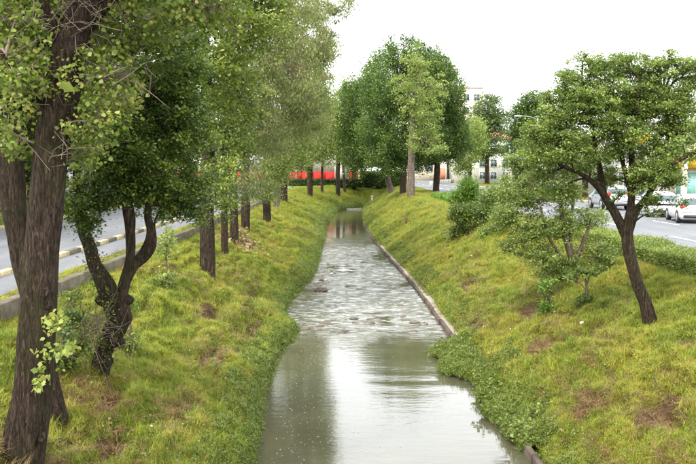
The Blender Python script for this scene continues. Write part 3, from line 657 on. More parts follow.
# --- right bank tree, nearest
T = ut([(654, 335, 18), (650, 323, 15.5), (646, 305, 13), (638, 285, 12), (632, 262, 11.5), (628, 243, 11.5), (628, 228, 10), (631, 205, 7.5), (632, 180, 6.5), (632, 150, 5.5), (636, 115, 4), (640, 80, 2)], 18.7)
make_tree('small_leaf_tree', 'curved trunk tree with open spreading crown on the right bank', 'tree', T[1][:3], T,
    [ut([(628, 240, 10, 18.7), (619, 221, 9, 18.7), (607, 200, 8, 18.6), (599, 188, 7, 18.5), (584, 176, 4.5, 18.4), (560, 165, 3, 18.2)]),
     ut([(605, 198, 6, 18.6), (600, 170, 5, 18.7), (594, 140, 4, 18.8), (588, 110, 3, 18.9), (582, 80, 2, 19)]),
     ut([(629, 232, 8, 18.7), (637, 210, 7, 18.7), (650, 193, 5.5, 18.8), (662, 170, 4, 19), (668, 130, 3, 19.2), (664, 90, 2, 19.3)]),
     ut([(631, 195, 5, 18.7), (622, 160, 4, 19), (612, 120, 3, 19.2), (610, 90, 2, 19.3)])],
    [ub(592, 72, 18.8, 30, 15, .7), ub(575, 95, 18.6, 32, 18, .8), ub(612, 92, 19, 30, 18, .9), ub(655, 72, 19.2, 30, 14, .8), ub(645, 98, 19.2, 30, 20, .9), ub(685, 98, 19.3, 28, 20, .8), ub(605, 125, 18.4, 34, 15, .7),
     ub(668, 132, 19, 26, 13, .7), ub(650, 168, 18.4, 22, 15, .6), ub(668, 182, 18.4, 18, 9, .5), ub(555, 130, 18.4, 22, 18, .6), ub(548, 158, 18.3, 30, 14, .7), ub(600, 158, 18.2, 16, 11, .5), ub(575, 150, 18.3, 22, 14, .6), ub(628, 140, 18.2, 18, 14, .5),
     ub(655, 212, 18.1, 6, 6, .2), ub(684, 205, 17.9, 6, 8, .2), ub(640, 180, 18, 14, 14, .4), ub(700, 75, 19.5, 26, 18, .8), ub(598, 64, 18.8, 16, 9, .5), ub(652, 198, 18.3, 14, 10, .4), ub(604, 180, 18.9, 14, 9, .4), ub(655, 172, 18.2, 27, 18, .8), ub(612, 148, 18.9, 26, 18, .8), ub(668, 148, 18.8, 27, 16, .8), ub(560, 190, 18.8, 24, 10, .6), ub(668, 165, 18.2, 14, 12, .4), ub(575, 172, 18.6, 20, 8, .4), ub(625, 60, 18.8, 10, 8, .4), ub(670, 56, 19, 8, 7, .3), ub(588, 54, 18.8, 8, 6, .3), ub(652, 60, 19, 16, 9, .5), ub(684, 66, 19.2, 18, 10, .5), ub(675, 112, 18.5, 24, 16, .6), ub(640, 128, 18.4, 18, 9, .5), ub(660, 150, 18.4, 24, 10, .5), ub(565, 80, 18.5, 16, 10, .5), ub(610, 175, 19.2, 14, 10, .4), ub(540, 175, 18.8, 22, 10, .5), ub(620, 66, 19, 26, 12, .7), ub(560, 112, 18.6, 26, 20, .7), ub(630, 110, 19.3, 50, 22, .9), ub(535, 140, 18.6, 18, 16, .6), ub(686, 128, 19, 22, 14, .6), ub(590, 105, 18.4, 36, 20, .8), ub(620, 195, 18, 6, 12, .2)],
    M['l_right'], M['bark_dark'], leaf=.06, nclump=1700, rc=.17, per=62, spread=.27, sides=20, flare=1.2, shell=.95, flat=.45)
# tree just outside the right edge reaching in
T = [(10.6, 17.2, 2.9, .2), (10.6, 17.2, 3.1, .18), (10.4, 17.2, 4.5, .16), (10.3, 17.1, 6, .13), (10.2, 17.1, 8, .07)]
make_tree('small_leaf_tree', 'branch of a tree reaching in over the cars from the right edge', 'tree', (10.6, 17.2, 2.95), T,
    [ut([(800, 120, 10, 17.2), (740, 140, 8, 17), (700, 150, 6, 16.8), (672, 164, 3.5, 16.6)])],
    [ub(700, 125, 17, 22, 13, .5), ub(690, 155, 16.8, 22, 8, .4), ub(740, 110, 17, 40, 30, 1), ub(790, 90, 17.4, 50, 40, 1.2), ub(680, 138, 16.8, 12, 9, .4)],
    M['l_right'], M['bark_dark'], leaf=.065, nclump=300, rc=.22, per=50, shell=.9)
# bushy multi stem tree left of it
T = ut([(577, 295, 8), (576, 284, 7), (572, 262, 6), (566, 240, 5), (562, 215, 4), (560, 190, 2.5)], 25)
make_tree('bushy_tree', 'low bushy many stemmed tree halfway up the right bank', 'tree', T[1][:3], T,
    [ut([(574, 275, 5, 25), (560, 255, 4, 24.8), (548, 235, 3, 24.6), (540, 205, 2, 24.5)]), ut([(573, 268, 5, 25), (582, 245, 4, 25), (590, 225, 3, 25)]), ut([(572, 262, 5, 25), (570, 225, 4, 25.3), (575, 195, 2, 25.4)])],
    [ub(548, 192, 25, 36, 18, .9), ub(520, 198, 24.8, 22, 20, .7), ub(528, 228, 24.5, 26, 16, .8), ub(560, 225, 25, 22, 18, .7), ub(590, 218, 25.2, 20, 12, .6), ub(538, 255, 24.4, 24, 13, .7), ub(510, 245, 24.2, 10, 12, .4), ub(596, 250, 25, 22, 9, .6), ub(570, 170, 25.2, 28, 12, .7), ub(525, 170, 25, 20, 12, .6), ub(540, 148, 25, 24, 14, .8), ub(560, 150, 25.2, 22, 16, .7), ub(516, 160, 25, 12, 12, .5), ub(568, 262, 24.8, 16, 10, .4), ub(608, 262, 25, 16, 8, .4), ub(555, 272, 24.6, 24, 10, .5), ub(505, 215, 24.6, 14, 14, .6)],
    M['l_right'], M['twig'], leaf=.075, nclump=800, rc=.22, per=52, sides=10, shell=1, flat=.5)
# bright bushes
def bush(label, u, v, Y, blobs, mat, name='bush', **k):
    b = at(u, v, Y); z = float(H(b[0], b[1]))
    blobs = blobs + [(b[0], b[1], z + .22, blobs[0][3] * 1.1, blobs[0][4], .32)]
    T = [(b[0], b[1], z - .1, .05), (b[0], b[1], z + .1, .05), (b[0] + .05, b[1], z + .5, .035), (b[0], b[1], z + .9, .02)]
    return make_tree(name, label, 'bush', (b[0], b[1], z), T, [], blobs, mat, M['twig'], sides=7, trunkname='stem', **k)
bush('bright green upright bush at the top of the right bank', 465, 228, 46.5, [ub(468, 188, 46, 9, 12, .6), ub(462, 200, 46, 12, 12, .7), ub(474, 196, 46, 10, 8, .6)], M['l_bush'], leaf=.14, nclump=240, rc=.3, per=45, aspect=.35, droop=-1.5)
bush('darker rounded bush below the bright upright bush', 462, 232, 44.5, [ub(458, 214, 44, 11, 9, .6), ub(470, 212, 44, 10, 8, .6), ub(482, 210, 44.5, 9, 10, .6)], M['l_dark'], leaf=.13, nclump=190, rc=.32, per=45)
bush('loose bush between the bright bush and the many stemmed tree', 492, 225, 40, [ub(496, 200, 40, 14, 13, .8), ub(505, 214, 38, 12, 8, .6), ub(512, 190, 40, 14, 14, .8)], M['l_right'], leaf=.12, nclump=220, rc=.35, per=42)
bush('small dark leafy seedling below the many stemmed tree', 547, 293, 22.8, [ub(548, 283, 22.8, 9, 5, .3), ub(543, 289, 22.6, 6, 4, .2)], M['l_bush'], leaf=.085, nclump=40, rc=.13, per=26)
bush('small dark shrub leaning out low over the right bank', 585, 285, 22.6, [ub(582, 273, 22.5, 10, 5, .3), ub(570, 279, 22.4, 8, 4, .2), ub(597, 272, 22.6, 9, 5, .3)], M['l_dark'], leaf=.085, nclump=50, rc=.14, per=26)
bush('yellow green bush at the foot of the twisted tree', 128, 298, 17.8, [ub(122, 305, 17, 9, 12, .4), ub(70, 300, 15.6, 10, 8, .3)], M['l_mid'], leaf=.07, nclump=80, rc=.16, per=30)
bush('slender pale sapling on the left bank before the stout trunk', 166, 262, 25, [ub(166, 238, 25, 8, 10, .4), ub(163, 252, 25, 9, 6, .3)], M['l_light'], leaf=.09, nclump=60, rc=.2, per=26)
bush('rank tuft of broad weeds at the wall left of the twisted tree', 60, 330, 15, [ub(74, 318, 14.9, 10, 10, .4), ub(66, 335, 14.4, 8, 6, .3), ub(84, 345, 14.9, 9, 9, .3)], M['l_dark'], leaf=.08, nclump=70, rc=.17, per=30)

# --- trimmed hedge on the right
def hedge(label, x0, x1, y0, y1, z0, z1, mat, n, leaf=.07, group=None, ends=True):
    root = empty('hedge', ((x0 + x1) / 2, (y0 + y1) / 2, z0)); tag(root, label, 'hedge', group)
    c = np.array([(x0 + x1) / 2, (y0 + y1) / 2, z0])
    P = rng.uniform(0, 1, (n, 3)); f = rng.integers(0, 5, n); dep = np.abs(rng.normal(0, .05, n))
    P[:, 0] = np.where(f == 0, dep / (x1 - x0), np.where(f == 1, 1 - dep / (x1 - x0), P[:, 0]))
    P[:, 2] = np.where((f == 2) | (f == 3), 1 - dep / (z1 - z0), P[:, 2])
    P[:, 1] = np.where(f == 4, np.where(P[:, 1] < .5, dep / (y1 - y0), 1 - dep / (y1 - y0)), P[:, 1])
    keep = (f < 4) | (rng.uniform(0, 1, n) < .25); P = P[keep]
    X = np.stack([x0 + P[:, 0] * (x1 - x0), y0 + P[:, 1] * (y1 - y0), z0 + P[:, 2] * (z1 - z0)], 1)
    X += (fbm(X[:, 1] * .8, X[:, 0] * .8, 70)[:, None] * .22) * np.array([.7, 0, .5]) * np.clip((X[:, 2:3] - z0) / .3, 0, 1)
    X[:, 2] += rng.exponential(.03, len(X)); X -= c
    t = np.clip(rng.normal(.55, .25, len(X)) + fbm(X[:, 1] * .5, X[:, 2], 71) * .3, 0, 1)
    V, F, tt = leaf_geo(X, leaf, 0, .6, .4, t); obj('foliage', mesh_np('foliage', V, F, mat, False, tt), root)
    q = MB(); k = int((y1 - y0) * 14); a = np.stack([rng.uniform(x0 + .15, x1 - .15, k), rng.uniform(y0 + .1, y1 - .1, k), np.full(k, z0 - .1)], 1) - c
    b = a + rng.normal(0, .12, (k, 3)); b[:, 2] = z1 - z0 - .12; q.tubes(a, b, .015, .006, 4); q.build('stems', M['twig'], root)
    q = MB(); q.box(x0 + .22 - c[0], x1 - .22 - c[0], y0 + .2 - c[1], y1 - .2 - c[1], -.1, z1 - z0 - .2, .05); q.build('dark_core', M['l_back_solid'], root)  # solid core box; the hedge's inner shade is put into its dark colour
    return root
M['l_back_solid'] = plain('hedge_core_shade', (.02, .032, .01), .95, .05, var=.6, sc=20)
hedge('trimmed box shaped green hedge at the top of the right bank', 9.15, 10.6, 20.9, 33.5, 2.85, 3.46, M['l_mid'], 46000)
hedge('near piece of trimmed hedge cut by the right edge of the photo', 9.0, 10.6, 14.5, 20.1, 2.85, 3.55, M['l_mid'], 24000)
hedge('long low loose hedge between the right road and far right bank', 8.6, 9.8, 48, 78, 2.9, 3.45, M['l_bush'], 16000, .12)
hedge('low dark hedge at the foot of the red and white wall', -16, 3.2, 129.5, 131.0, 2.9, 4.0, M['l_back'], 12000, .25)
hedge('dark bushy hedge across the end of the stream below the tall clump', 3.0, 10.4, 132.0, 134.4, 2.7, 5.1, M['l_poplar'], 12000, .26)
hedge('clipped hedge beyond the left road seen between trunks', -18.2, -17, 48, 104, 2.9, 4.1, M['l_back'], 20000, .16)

# --- far trees
def far_tree(label, u, v, Y, blobs, mat, w=6, leaf=.3, nclump=260, rc=1.0, per=40, bark='bark_mid', group=None, cat='tree', **k):
    b = at(u, v, Y); z = ROAD - .05; zt = max(q[2] for q in blobs); r = w / 800 * Y / 2
    T = [(b[0], b[1], z - .2, r), (b[0], b[1], z + .1, r), (b[0], b[1], z + (zt - z) * .4, r * .8), (b[0], b[1], z + (zt - z) * .75, r * .5), (b[0], b[1], zt, r * .2)]
    return make_tree('broadleaf_tree', label, cat, (b[0], b[1], z), T, [], blobs, mat, M[bark], leaf=leaf, nclump=nclump, rc=rc, per=per, group=group, sides=8, **k)
far_tree('smooth rounded far tree left of the spreading right bank tree', 527, 190, 105, [ub(527, 120, 105, 17, 26, 3), ub(520, 140, 105, 14, 26, 2.6), ub(538, 135, 105, 14, 26, 2.6), ub(535, 104, 105, 14, 14, 2)], M['l_poplar'], leaf=.25, nclump=560, rc=.9, per=48)
far_tree('pale open tree in front of the red roofed white house', 487, 178, 148, [ub(488, 112, 148, 17, 20, 3), ub(476, 130, 148, 15, 24, 3), ub(498, 125, 148, 12, 18, 2.6), ub(486, 148, 148, 22, 14, 3)], M['l_far'], w=5, leaf=.34, nclump=560, rc=1.1, per=40, bark='bark_mid')
far_tree('small dark far tree with thin forked trunk before the pale wall', 448, 178, 165, [ub(445, 150, 165, 18, 14, 3), ub(458, 148, 165, 14, 14, 3), ub(432, 152, 165, 10, 12, 2)], M['l_poplar'], w=3, leaf=.36, nclump=260, rc=1.2, per=36, bark='bark_dark')
far_tree('full green tree before the left windows of the red roofed house', 470, 180, 140, [ub(468, 150, 140, 14, 20, 3), ub(476, 135, 140, 10, 18, 3), ub(462, 165, 140, 10, 12, 2)], M['l_light'], w=4, leaf=.3, nclump=300, rc=1, per=38)
far_tree('leafy tree behind the parked silver car', 585, 185, 78, [ub(575, 150, 78, 24, 22, 2.4), ub(560, 130, 78, 16, 16, 2)], M['l_light'], leaf=.2, nclump=260, rc=.8, per=38)
far_tree('tall tree rising behind the shop roofs', 640, 190, 90, [ub(618, 140, 90, 18, 16, 2.4), ub(650, 100, 90, 22, 20, 3), ub(668, 90, 92, 18, 16, 2.4)], M['l_far'], leaf=.25, nclump=200, rc=.9, per=36)
tr = None
lab = ['broad dark tree beyond the left road, furthest left', 'dark tree beyond the left road behind the twisted trunk', 'dark roadside tree beyond the left road, between trunks', 'far roadside tree left of the stout trunk', 'far roadside tree behind the slim trunks', 'farthest tree of the line across the left road']
for k, (x, y, s) in enumerate([(-19.5, 32, 1.25), (-20.5, 41, 1.4), (-20, 52, 1.5), (-21, 64, 1.5), (-20.5, 79, 1.6), (-21, 96, 1.7)]):
    if tr is None:
        tr = make_tree('roadside_tree', lab[0], 'tree', (x, y, ROAD), [(x, y, 2.8, .3), (x, y, 3.1, .28), (x + .1, y, 5, .24), (x, y, 7.5, .16), (x, y, 9.5, .06)], [],
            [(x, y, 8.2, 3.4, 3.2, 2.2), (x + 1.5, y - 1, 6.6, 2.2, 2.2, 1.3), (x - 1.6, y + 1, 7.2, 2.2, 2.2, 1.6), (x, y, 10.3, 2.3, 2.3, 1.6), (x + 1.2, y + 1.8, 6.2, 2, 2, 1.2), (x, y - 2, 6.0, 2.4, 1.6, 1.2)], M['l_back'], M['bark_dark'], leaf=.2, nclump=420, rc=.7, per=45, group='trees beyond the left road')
        c = tr
    else:
        c = copy_tree(tr); c.location = (x, y, ROAD)
    c['label'] = lab[k]; c.rotation_euler.z = k * 1.3; c.scale = (s, s, s)
far_lab = ['tree behind the left end of the red wall', 'second tree behind the red wall', 'third tree behind the red wall', 'tree behind the bend of the stream', 'tree between the clump and the red wall', 'tree at the far end of the left road', 'tree behind the far pale building', 'dark tree right of the far crossing', 'tree behind the red roofed house', 'tree far down the right road']
for k, (x, y, s) in enumerate([(-26, 148, 1.4), (-15, 152, 1.5), (-6, 150, 1.3), (2, 154, 1.5), (8, 158, 1.4), (-34, 140, 1.5), (18, 215, 1.3), (27, 222, 1.2), (38, 215, 1.3), (60, 200, 1.3)]):
    c = copy_tree(tr); c.location = (x, y, ROAD - .1); c['label'] = far_lab[k]; c.rotation_euler.z = 2 + k * 1.7; c.scale = (s, s, s); c['group'] = 'far background trees'

# ------------------------------------------------------------------ scattered ground cover (stuff)
def tuft(n, L, w, spread, droop, t0=0.):
    V = []; F = []; T = []
    for _ in range(n):
        a = random.uniform(0, 6.283); r = random.uniform(0, spread); bx, by = math.cos(a) * r, math.sin(a) * r
        d = random.uniform(0, 6.283); l = L * random.uniform(.5, 1.2); lean = random.uniform(.25, 1) * droop; ww = w * random.uniform(.6, 1.2)
        dx, dy = math.cos(d), math.sin(d); px, py = -dy * ww, dx * ww; i = len(V)
        for k, s in ((0, 1), (.5, .8), (1, .05)):
            out = l * k * lean * (.4 + .6 * k); z = l * (k * (1 - .35 * lean) - .35 * lean * k * k)
            V += [(bx + dx * out - px * s, by + dy * out - py * s, z - .01), (bx + dx * out + px * s, by + dy * out + py * s, z - .01)]
        F += [(i, i + 1, i + 3, i + 2), (i + 2, i + 3, i + 5, i + 4)]
        t = t0 if random.random() > .18 else .8
        T += [t] * 6
    return np.array(V), np.array(F), np.array(T)
def weed(n, L, leaf):
    B = []
    for _ in range(n):
        a = random.uniform(0, 6.283); r = random.uniform(0, L * .6)
        B.append((math.cos(a) * r, math.sin(a) * r, random.uniform(.1, 1) * L))
    B = np.array(B); t = np.clip(rng.normal(.5, .22, n), 0, 1)
    return leaf_geo(B, leaf, .3, .7, .9, t)
def scatter(name, variants, mat, P, rotz, tilt, sc):
    """one object: its mesh holds the little plants and the points they stand on; nodes set them out"""
    V = []; F = []; var = []; T = []; c = 0
    for k, (v, f, t) in enumerate(variants):
        V.append(v); F.append(f + c); var += [k] * len(v); T.append(t); c += len(v)
    n = len(P); V.append(P)
    me = bpy.data.meshes.new(name); VV = np.concatenate(V).astype(np.float32); FF = np.concatenate(F)
    me.vertices.add(len(VV)); me.vertices.foreach_set('co', VV.ravel()); me.loops.add(FF.size); me.loops.foreach_set('vertex_index', FF.ravel().astype(np.int32))
    me.polygons.add(len(FF)); me.polygons.foreach_set('loop_start', (np.arange(len(FF)) * 4).astype(np.int32)); me.update()
    def at_(nm, ty, arr):
        a = me.attributes.new(nm, ty, 'POINT'); a.data.foreach_set('vector' if ty == 'FLOAT_VECTOR' else 'value', np.asarray(arr).ravel())
    at_('spot', 'BOOLEAN', np.r_[np.zeros(c, bool), np.ones(n, bool)])
    at_('variant', 'INT', np.r_[np.array(var), rng.integers(0, len(variants), n)].astype(np.int32))
    at_('tint', 'FLOAT', np.r_[np.concatenate(T), np.zeros(n)].astype(np.float32))
    R = np.zeros((c + n, 3), np.float32); R[c:, 2] = rotz; R[c:, 0] = tilt[0]; R[c:, 1] = tilt[1]
    at_('turn', 'FLOAT_VECTOR', R); at_('size', 'FLOAT', np.r_[np.ones(c), sc].astype(np.float32))
    me.materials.append(mat); o = obj(name, me)
    g = bpy.data.node_groups.new(name + '_nodes', 'GeometryNodeTree')
    g.interface.new_socket('Geometry', in_out='INPUT', socket_type='NodeSocketGeometry'); g.interface.new_socket('Geometry', in_out='OUTPUT', socket_type='NodeSocketGeometry')
    A = lambda t: g.nodes.new(t); K = g.links.new
    gi, go = A('NodeGroupInput'), A('NodeGroupOutput')
    def attr(nm, ty):
        q = A('GeometryNodeInputNamedAttribute'); q.data_type = ty; q.inputs[0].default_value = nm; return q.outputs[0]
    se = A('GeometryNodeSeparateGeometry'); se.domain = 'POINT'; K(gi.outputs[0], se.inputs[0]); K(attr('spot', 'BOOLEAN'), se.inputs[1])
    mp = A('GeometryNodeMeshToPoints'); K(se.outputs[0], mp.inputs[0])
    sp = A('GeometryNodeSplitToInstances'); sp.domain = 'POINT'; K(se.outputs[1], sp.inputs[0]); K(attr('variant', 'INT'), sp.inputs['Group ID'])
    ip = A('GeometryNodeInstanceOnPoints'); K(mp.outputs[0], ip.inputs['Points']); K(sp.outputs[0], ip.inputs['Instance'])
    ip.inputs['Pick Instance'].default_value = True; K(attr('variant', 'INT'), ip.inputs['Instance Index']); K(attr('turn', 'FLOAT_VECTOR'), ip.inputs['Rotation']); K(attr('size', 'FLOAT'), ip.inputs['Scale'])
    K(ip.outputs[0], go.inputs[0])
    md = o.modifiers.new('scatter', 'NODES'); md.node_group = g
    return tag(o, kind='stuff')
def bank_points(side, n, d0, d1, y0, y1, power=1.0, clump=None, bare=True):
    """density falls off with distance"""
    u = rng.uniform(0, 1, n); y = (y0 ** (1 - power) + u * (y1 ** (1 - power) - y0 ** (1 - power))) ** (1 / (1 - power)) if power != 1 else y0 * (y1 / y0) ** u
    d = rng.uniform(d0, d1, n); e = LE(y) if side < 0 else RE(y); x = e + side * d
    keep = np.ones(n, bool)
    if bare: keep &= rng.uniform(0, 1, n) > soil(x, y) * 1.08
    if clump: keep &= (fbm(x * clump, y * clump, 30, 3) * 1.6 + .55) > rng.uniform(0, 1, n)
    if side < 0: keep &= ~((x < -7.1) & (x > -7.42) & (y < 101)); keep &= ~((x < -7.65) & (x > -16.4) & (y < 700))
    else: keep &= ~((x > 11.1) & (x < 20.9))
    x, y = x[keep], y[keep]; return x, y
def lay(name, variants, mat, side, n, d0, d1, y0, y1, s0, s1, power=1.0, clump=None, grow=.012, bare=True, tilt=.25):
    x, y = bank_points(side, n, d0, d1, y0, y1, power, clump, bare)
    z = H(x, y); P = np.stack([x, y, z], 1); k = len(x)
    sc = rng.uniform(s0, s1, k) * (1 + np.maximum(0, y - 14) * grow)
    return scatter(name, variants, mat, P, rng.uniform(0, 6.283, k), (rng.normal(0, tilt, k), rng.normal(0, tilt, k) - side * .22), sc)
tv = [tuft(18, .075, .0034, .06, 1.05), tuft(20, .06, .0036, .07, 1.1), tuft(14, .10, .0034, .06, 1.0), tuft(20, .05, .004, .08, 1.1), tuft(12, .085, .003, .07, 1.1, .75)]
for side, nm in ((-1, 'left_bank_grass'), (1, 'right_bank_grass')):
    lay(nm, tv, M['blade'], side, 230000, .35, 6.2, 7, 135, .8, 1.5, 1.25, None, .024)
tus = [tuft(80, .15, .0042, .15, 1.25), tuft(60, .13, .0042, .12, 1.35), tuft(70, .18, .004, .12, 1.1)]
lt = [tuft(24, .15, .0035, .10, 1.05), tuft(22, .19, .0035, .09, 1.0)]
for side, nm in ((-1, 'left_bank_long_grass'), (1, 'right_bank_long_grass')):
    lay(nm, lt, M['blade2'], side, 15000, .4, 5.6, 7, 120, .7, 1.3, 1.2, 1.1, .012)
for side, nm in ((-1, 'left_bank_tussocks'), (1, 'right_bank_tussocks')):
    lay(nm, tus, M['blade'], side, 15000, .35, 5.8, 7, 110, .7, 1.5, 1.15, .9, .008, True, .15)
st_ = [tuft(5, .42, .0028, .05, .45, .9), tuft(3, .5, .003, .03, .35, .9), tuft(4, .34, .0035, .04, .5, .2)]
for side, nm in ((-1, 'left_bank_dry_stalks'), (1, 'right_bank_dry_stalks')):
    lay(nm, st_, M['blade2'], side, 2600, .4, 5.8, 7, 90, .6, 1.2, 1.15, .9, .004, True, .35)
wv = [weed(40, .09, .030), weed(34, .14, .036), weed(26, .07, .026), tuft(24, .14, .0045, .08, 1.1, .3), tuft(16, .2, .005, .07, .9, .4)]
lay('left_water_edge_weeds', wv, M['l_weed'], -1, 17000, -.12, .8, 7, 125, .6, 1.4, 1.1, .6, .022, False)
lay('left_waterline_weeds', wv, M['l_weed'], -1, 16000, -.06, .34, 7, 125, .5, 1.1, 1.1, None, .02, False)
lay('right_waterline_weeds', wv, M['l_weed'], 1, 7000, .12, .5, 7, 125, .4, .9, 1.1, .8, .02, False)
lay('left_lower_bank_weeds', wv, M['l_weed'], -1, 8000, .5, 1.9, 7, 125, .6, 1.1, 1.1, 1.3, .022, False)
lay('right_water_edge_weeds', wv, M['l_weed'], 1, 9000, .22, 1.1, 7, 125, .7, 1.4, 1.1, .6, .022, False)
lay('bank_weeds_right_slope', wv, M['l_weed'], 1, 5000, 1.0, 5.6, 7, 110, .5, 1.0, 1.1, 1.1, .02)
lay('bank_weeds_left_slope', wv, M['l_weed'], -1, 6000, 2.0, 6.0, 7, 110, .5, 1.0, 1.1, 1.1, .02)
M['straw'] = leaf_mat('cut_dry_grass', (.085, .048, .022), (.19, .12, .055), (.36, .27, .12), .2, .2)
cl = [tuft(40, .20, .0035, .12, 1.5), tuft(34, .26, .003, .12, 1.5), tuft(30, .15, .004, .14, 1.6)]
cl = [(v * np.array([1, 1, .45]), f, np.clip(rng.normal(.45, .25, len(v)), 0, 1)) for v, f, t in cl]
for side, nm, k in ((-1, 'left_bank_cut_grass', 9000), (1, 'right_bank_cut_grass', 9000)):
    x, y = bank_points(side, k, .9, 6.0, 7, 90, 1.15, None, False); sel = (fbm(x * .8 + 3, y * .55, 52, 3) > .17) | (rng.uniform(0, 1, len(x)) < .03); x, y = x[sel], y[sel]
    hx = []; hy = []
    for a, b_, ry, rx, dp in HOLES:
        if a * side > 0:
            m_ = 110; hx.append(rng.normal(a + side * rx * .5, rx * .9, m_)); hy.append(rng.normal(b_, ry * .9, m_))
    x = np.concatenate([x] + hx); y = np.concatenate([y] + hy); m_ = len(x)
    scatter(nm, cl, M['straw'], np.stack([x, y, H(x, y) + .035], 1), rng.uniform(0, 6.28, m_), (rng.normal(0, .25, m_), rng.normal(0, .25, m_) - side * .4), rng.uniform(.6, 1.3, m_) * (1 + y * .01))
# mat of floating weed overhanging the right lip
k = 5200; y = rng.uniform(16.2, 26.6, k); over = np.interp(y, [16, 17, 19, 21, 23, 25, 26.6], [.02, .15, .35, .45, .75, .75, .0]); f = rng.uniform(0, 1, k) ** .7
over = np.clip(over * (.75 + 1.1 * fbm(y * 1.3, y * 0 + 2, 77, 3)) - .05, .0, 1); f = f * rng.choice([1, 1, 1.12], k)
x = RE(y) + .7 - f * (over + .7); z = np.where(x < RE(y) + .25, .06 + .18 * (1 - f) + .05 * rng.uniform(0, 1, k), np.maximum(H(x, y), .2))
scatter('overhanging_water_weed', wv, M['l_weed'], np.stack([x, y, z], 1), rng.uniform(0, 6.28, k), (rng.normal(0, .45, k), rng.normal(0, .45, k)), np.exp(rng.normal(0, .38, k)))
# leaf litter: small pale and brown fallen leaves
def flake(s):
    a = np.array([(-.5, -.3, 0), (.5, -.35, .12), (.55, .3, .02), (-.45, .35, .15)]) * s; return a, np.array([[0, 1, 2, 3]]), np.full(4, .5)
M['litter'] = leaf_mat('fallen_leaf', (.16, .09, .05), (.36, .28, .16), (.6, .58, .45), .2, .2)
fl = [(a, f, np.full(4, t)) for (a, f, _), t in ((flake(.05), .1), (flake(.04), .45), (flake(.045), .95), (flake(.06), .3))]
for side in (-1, 1):
    x, y = bank_points(side, 2600, .3, 6, 7, 60, 1.2, .7, False); P = np.stack([x, y, H(x, y) + .07], 1); k = len(x)
    scatter('fallen_leaves', fl, M['litter'], P, rng.uniform(0, 6.28, k), (rng.normal(0, .4, k), rng.normal(0, .4, k)), rng.uniform(.5, 1.3, k) * (1 + y * .012))
k = 900; x = rng.normal(-5.3, .55, k); y = rng.normal(41.6, 1.3, k); scatter('leaf_pile', fl[:2] + fl[3:], M['litter'], np.stack([x, y, H(x, y) + .06 + np.abs(rng.normal(0, .1, k))], 1), rng.uniform(0, 6.28, k), (rng.normal(0, .6, k), rng.normal(0, .6, k)), rng.uniform(2, 4, k))
# pale flecks drifting on the pool
k = 700; y = rng.uniform(14, 28, k); x = -1.5 + rng.beta(1.2, 3.0, k) * 4.2
scatter('floating_flecks', [fl[2]], M['litter'], np.stack([x, y, np.full(k, .012)], 1), rng.uniform(0, 6.28, k), (np.full(k, -.1), np.full(k, 0.)), rng.uniform(.15, .6, k))
# grass verges beyond roads
x = rng.uniform(-17.2, -16.5, 2500); y = rng.uniform(20, 110, 2500)
scatter('left_verge_grass', lt, M['blade'], np.stack([x, y, H(x, y)], 1), rng.uniform(0, 6.28, 2500), (np.zeros(2500), np.zeros(2500)), rng.uniform(.8, 1.5, 2500))
k = 9000; x = rng.uniform(20.9, 23.6, k); y = rng.uniform(38, 150, k)
scatter('right_verge_grass', lt, M['blade2'], np.stack([x, y, H(x, y)], 1), rng.uniform(0, 6.28, k), (np.zeros(k), np.zeros(k)), rng.uniform(.8, 1.8, k))
k = 9000; x = rng.uniform(8.2, 11.1, k); y = rng.uniform(33, 120, k)
scatter('roadside_grass', lt, M['blade'], np.stack([x, y, H(x, y)], 1), rng.uniform(0, 6.28, k), (np.zeros(k), np.zeros(k)), rng.uniform(.9, 2.0, k))

# ------------------------------------------------------------------ stones and litter in the stream
def rock_mesh(seed):
    r = np.random.default_rng(seed); n, m = 9, 6; V = []; F = []
    for i in range(m):
        ph = math.pi * (i + .5) / m
        for j in range(n):
            th = 6.283 * j / n; rr = 1 + r.normal(0, .13); V.append((math.sin(ph) * math.cos(th) * rr, math.sin(ph) * math.sin(th) * rr * .8, math.cos(ph) * .45 * rr))
    F = [(i * n + j, i * n + (j + 1) % n, (i + 1) * n + (j + 1) % n, (i + 1) * n + j) for i in range(m - 1) for j in range(n)]
    V.append((0, 0, .45)); V.append((0, 0, -.45)); F3 = [(len(V) - 2, (j + 1) % n, j) for j in range(n)] + [(len(V) - 1, (m - 1) * n + j, (m - 1) * n + (j + 1) % n) for j in range(n)]
    return mesh_np('stone', V, [np.array(F), np.array(F3)], M['stone'], True)
M['stone'] = concrete_mat('wet_stone', (.10, .085, .07), (.20, .17, .14), (.04, .035, .03))
rm = [rock_mesh(s) for s in range(5)]
for k in range(46):
    o = obj('stone', rm[k % 5]); y = rng.uniform(28.2, 31.5) if k < 24 else rng.uniform(31, 56); x = rng.uniform(float(LE(y)) + .2, float(RE(y)) - .4)
    s = rng.uniform(.06, .2) * (1.5 if k % 6 == 0 else 1); o.location = (x, y, -.01); o.scale = (s * 1.3, s, s * .8); o.rotation_euler.z = rng.uniform(0, 6.28)
    tag(o, 'small wet stone breaking the surface of the riffle', 'stone', 'stones in the riffle')
q = MB()
for k in range(12):
    a = np.array([-1.15 + rng.normal(0, .35), 38.6 + rng.normal(0, .4), .08 + rng.uniform(0, .15)]); q.tubes(a[None], (a + rng.normal(0, .4, 3) * np.array([1, 1, .3]))[None], .02, .01, 5)
tag(q.build('driftwood', M['twig_pale']), 'heap of pale drift sticks caught at the left water edge', 'driftwood')
o = obj('stone', rm[1]); o.location = (-1.05, 38.2, .05); o.scale = (.35, .3, .3); tag(o, 'reddish brown stone beside the heap of drift sticks', 'stone')
M['bag'] = plain('white_plastic', (.75, .75, .74), .4)
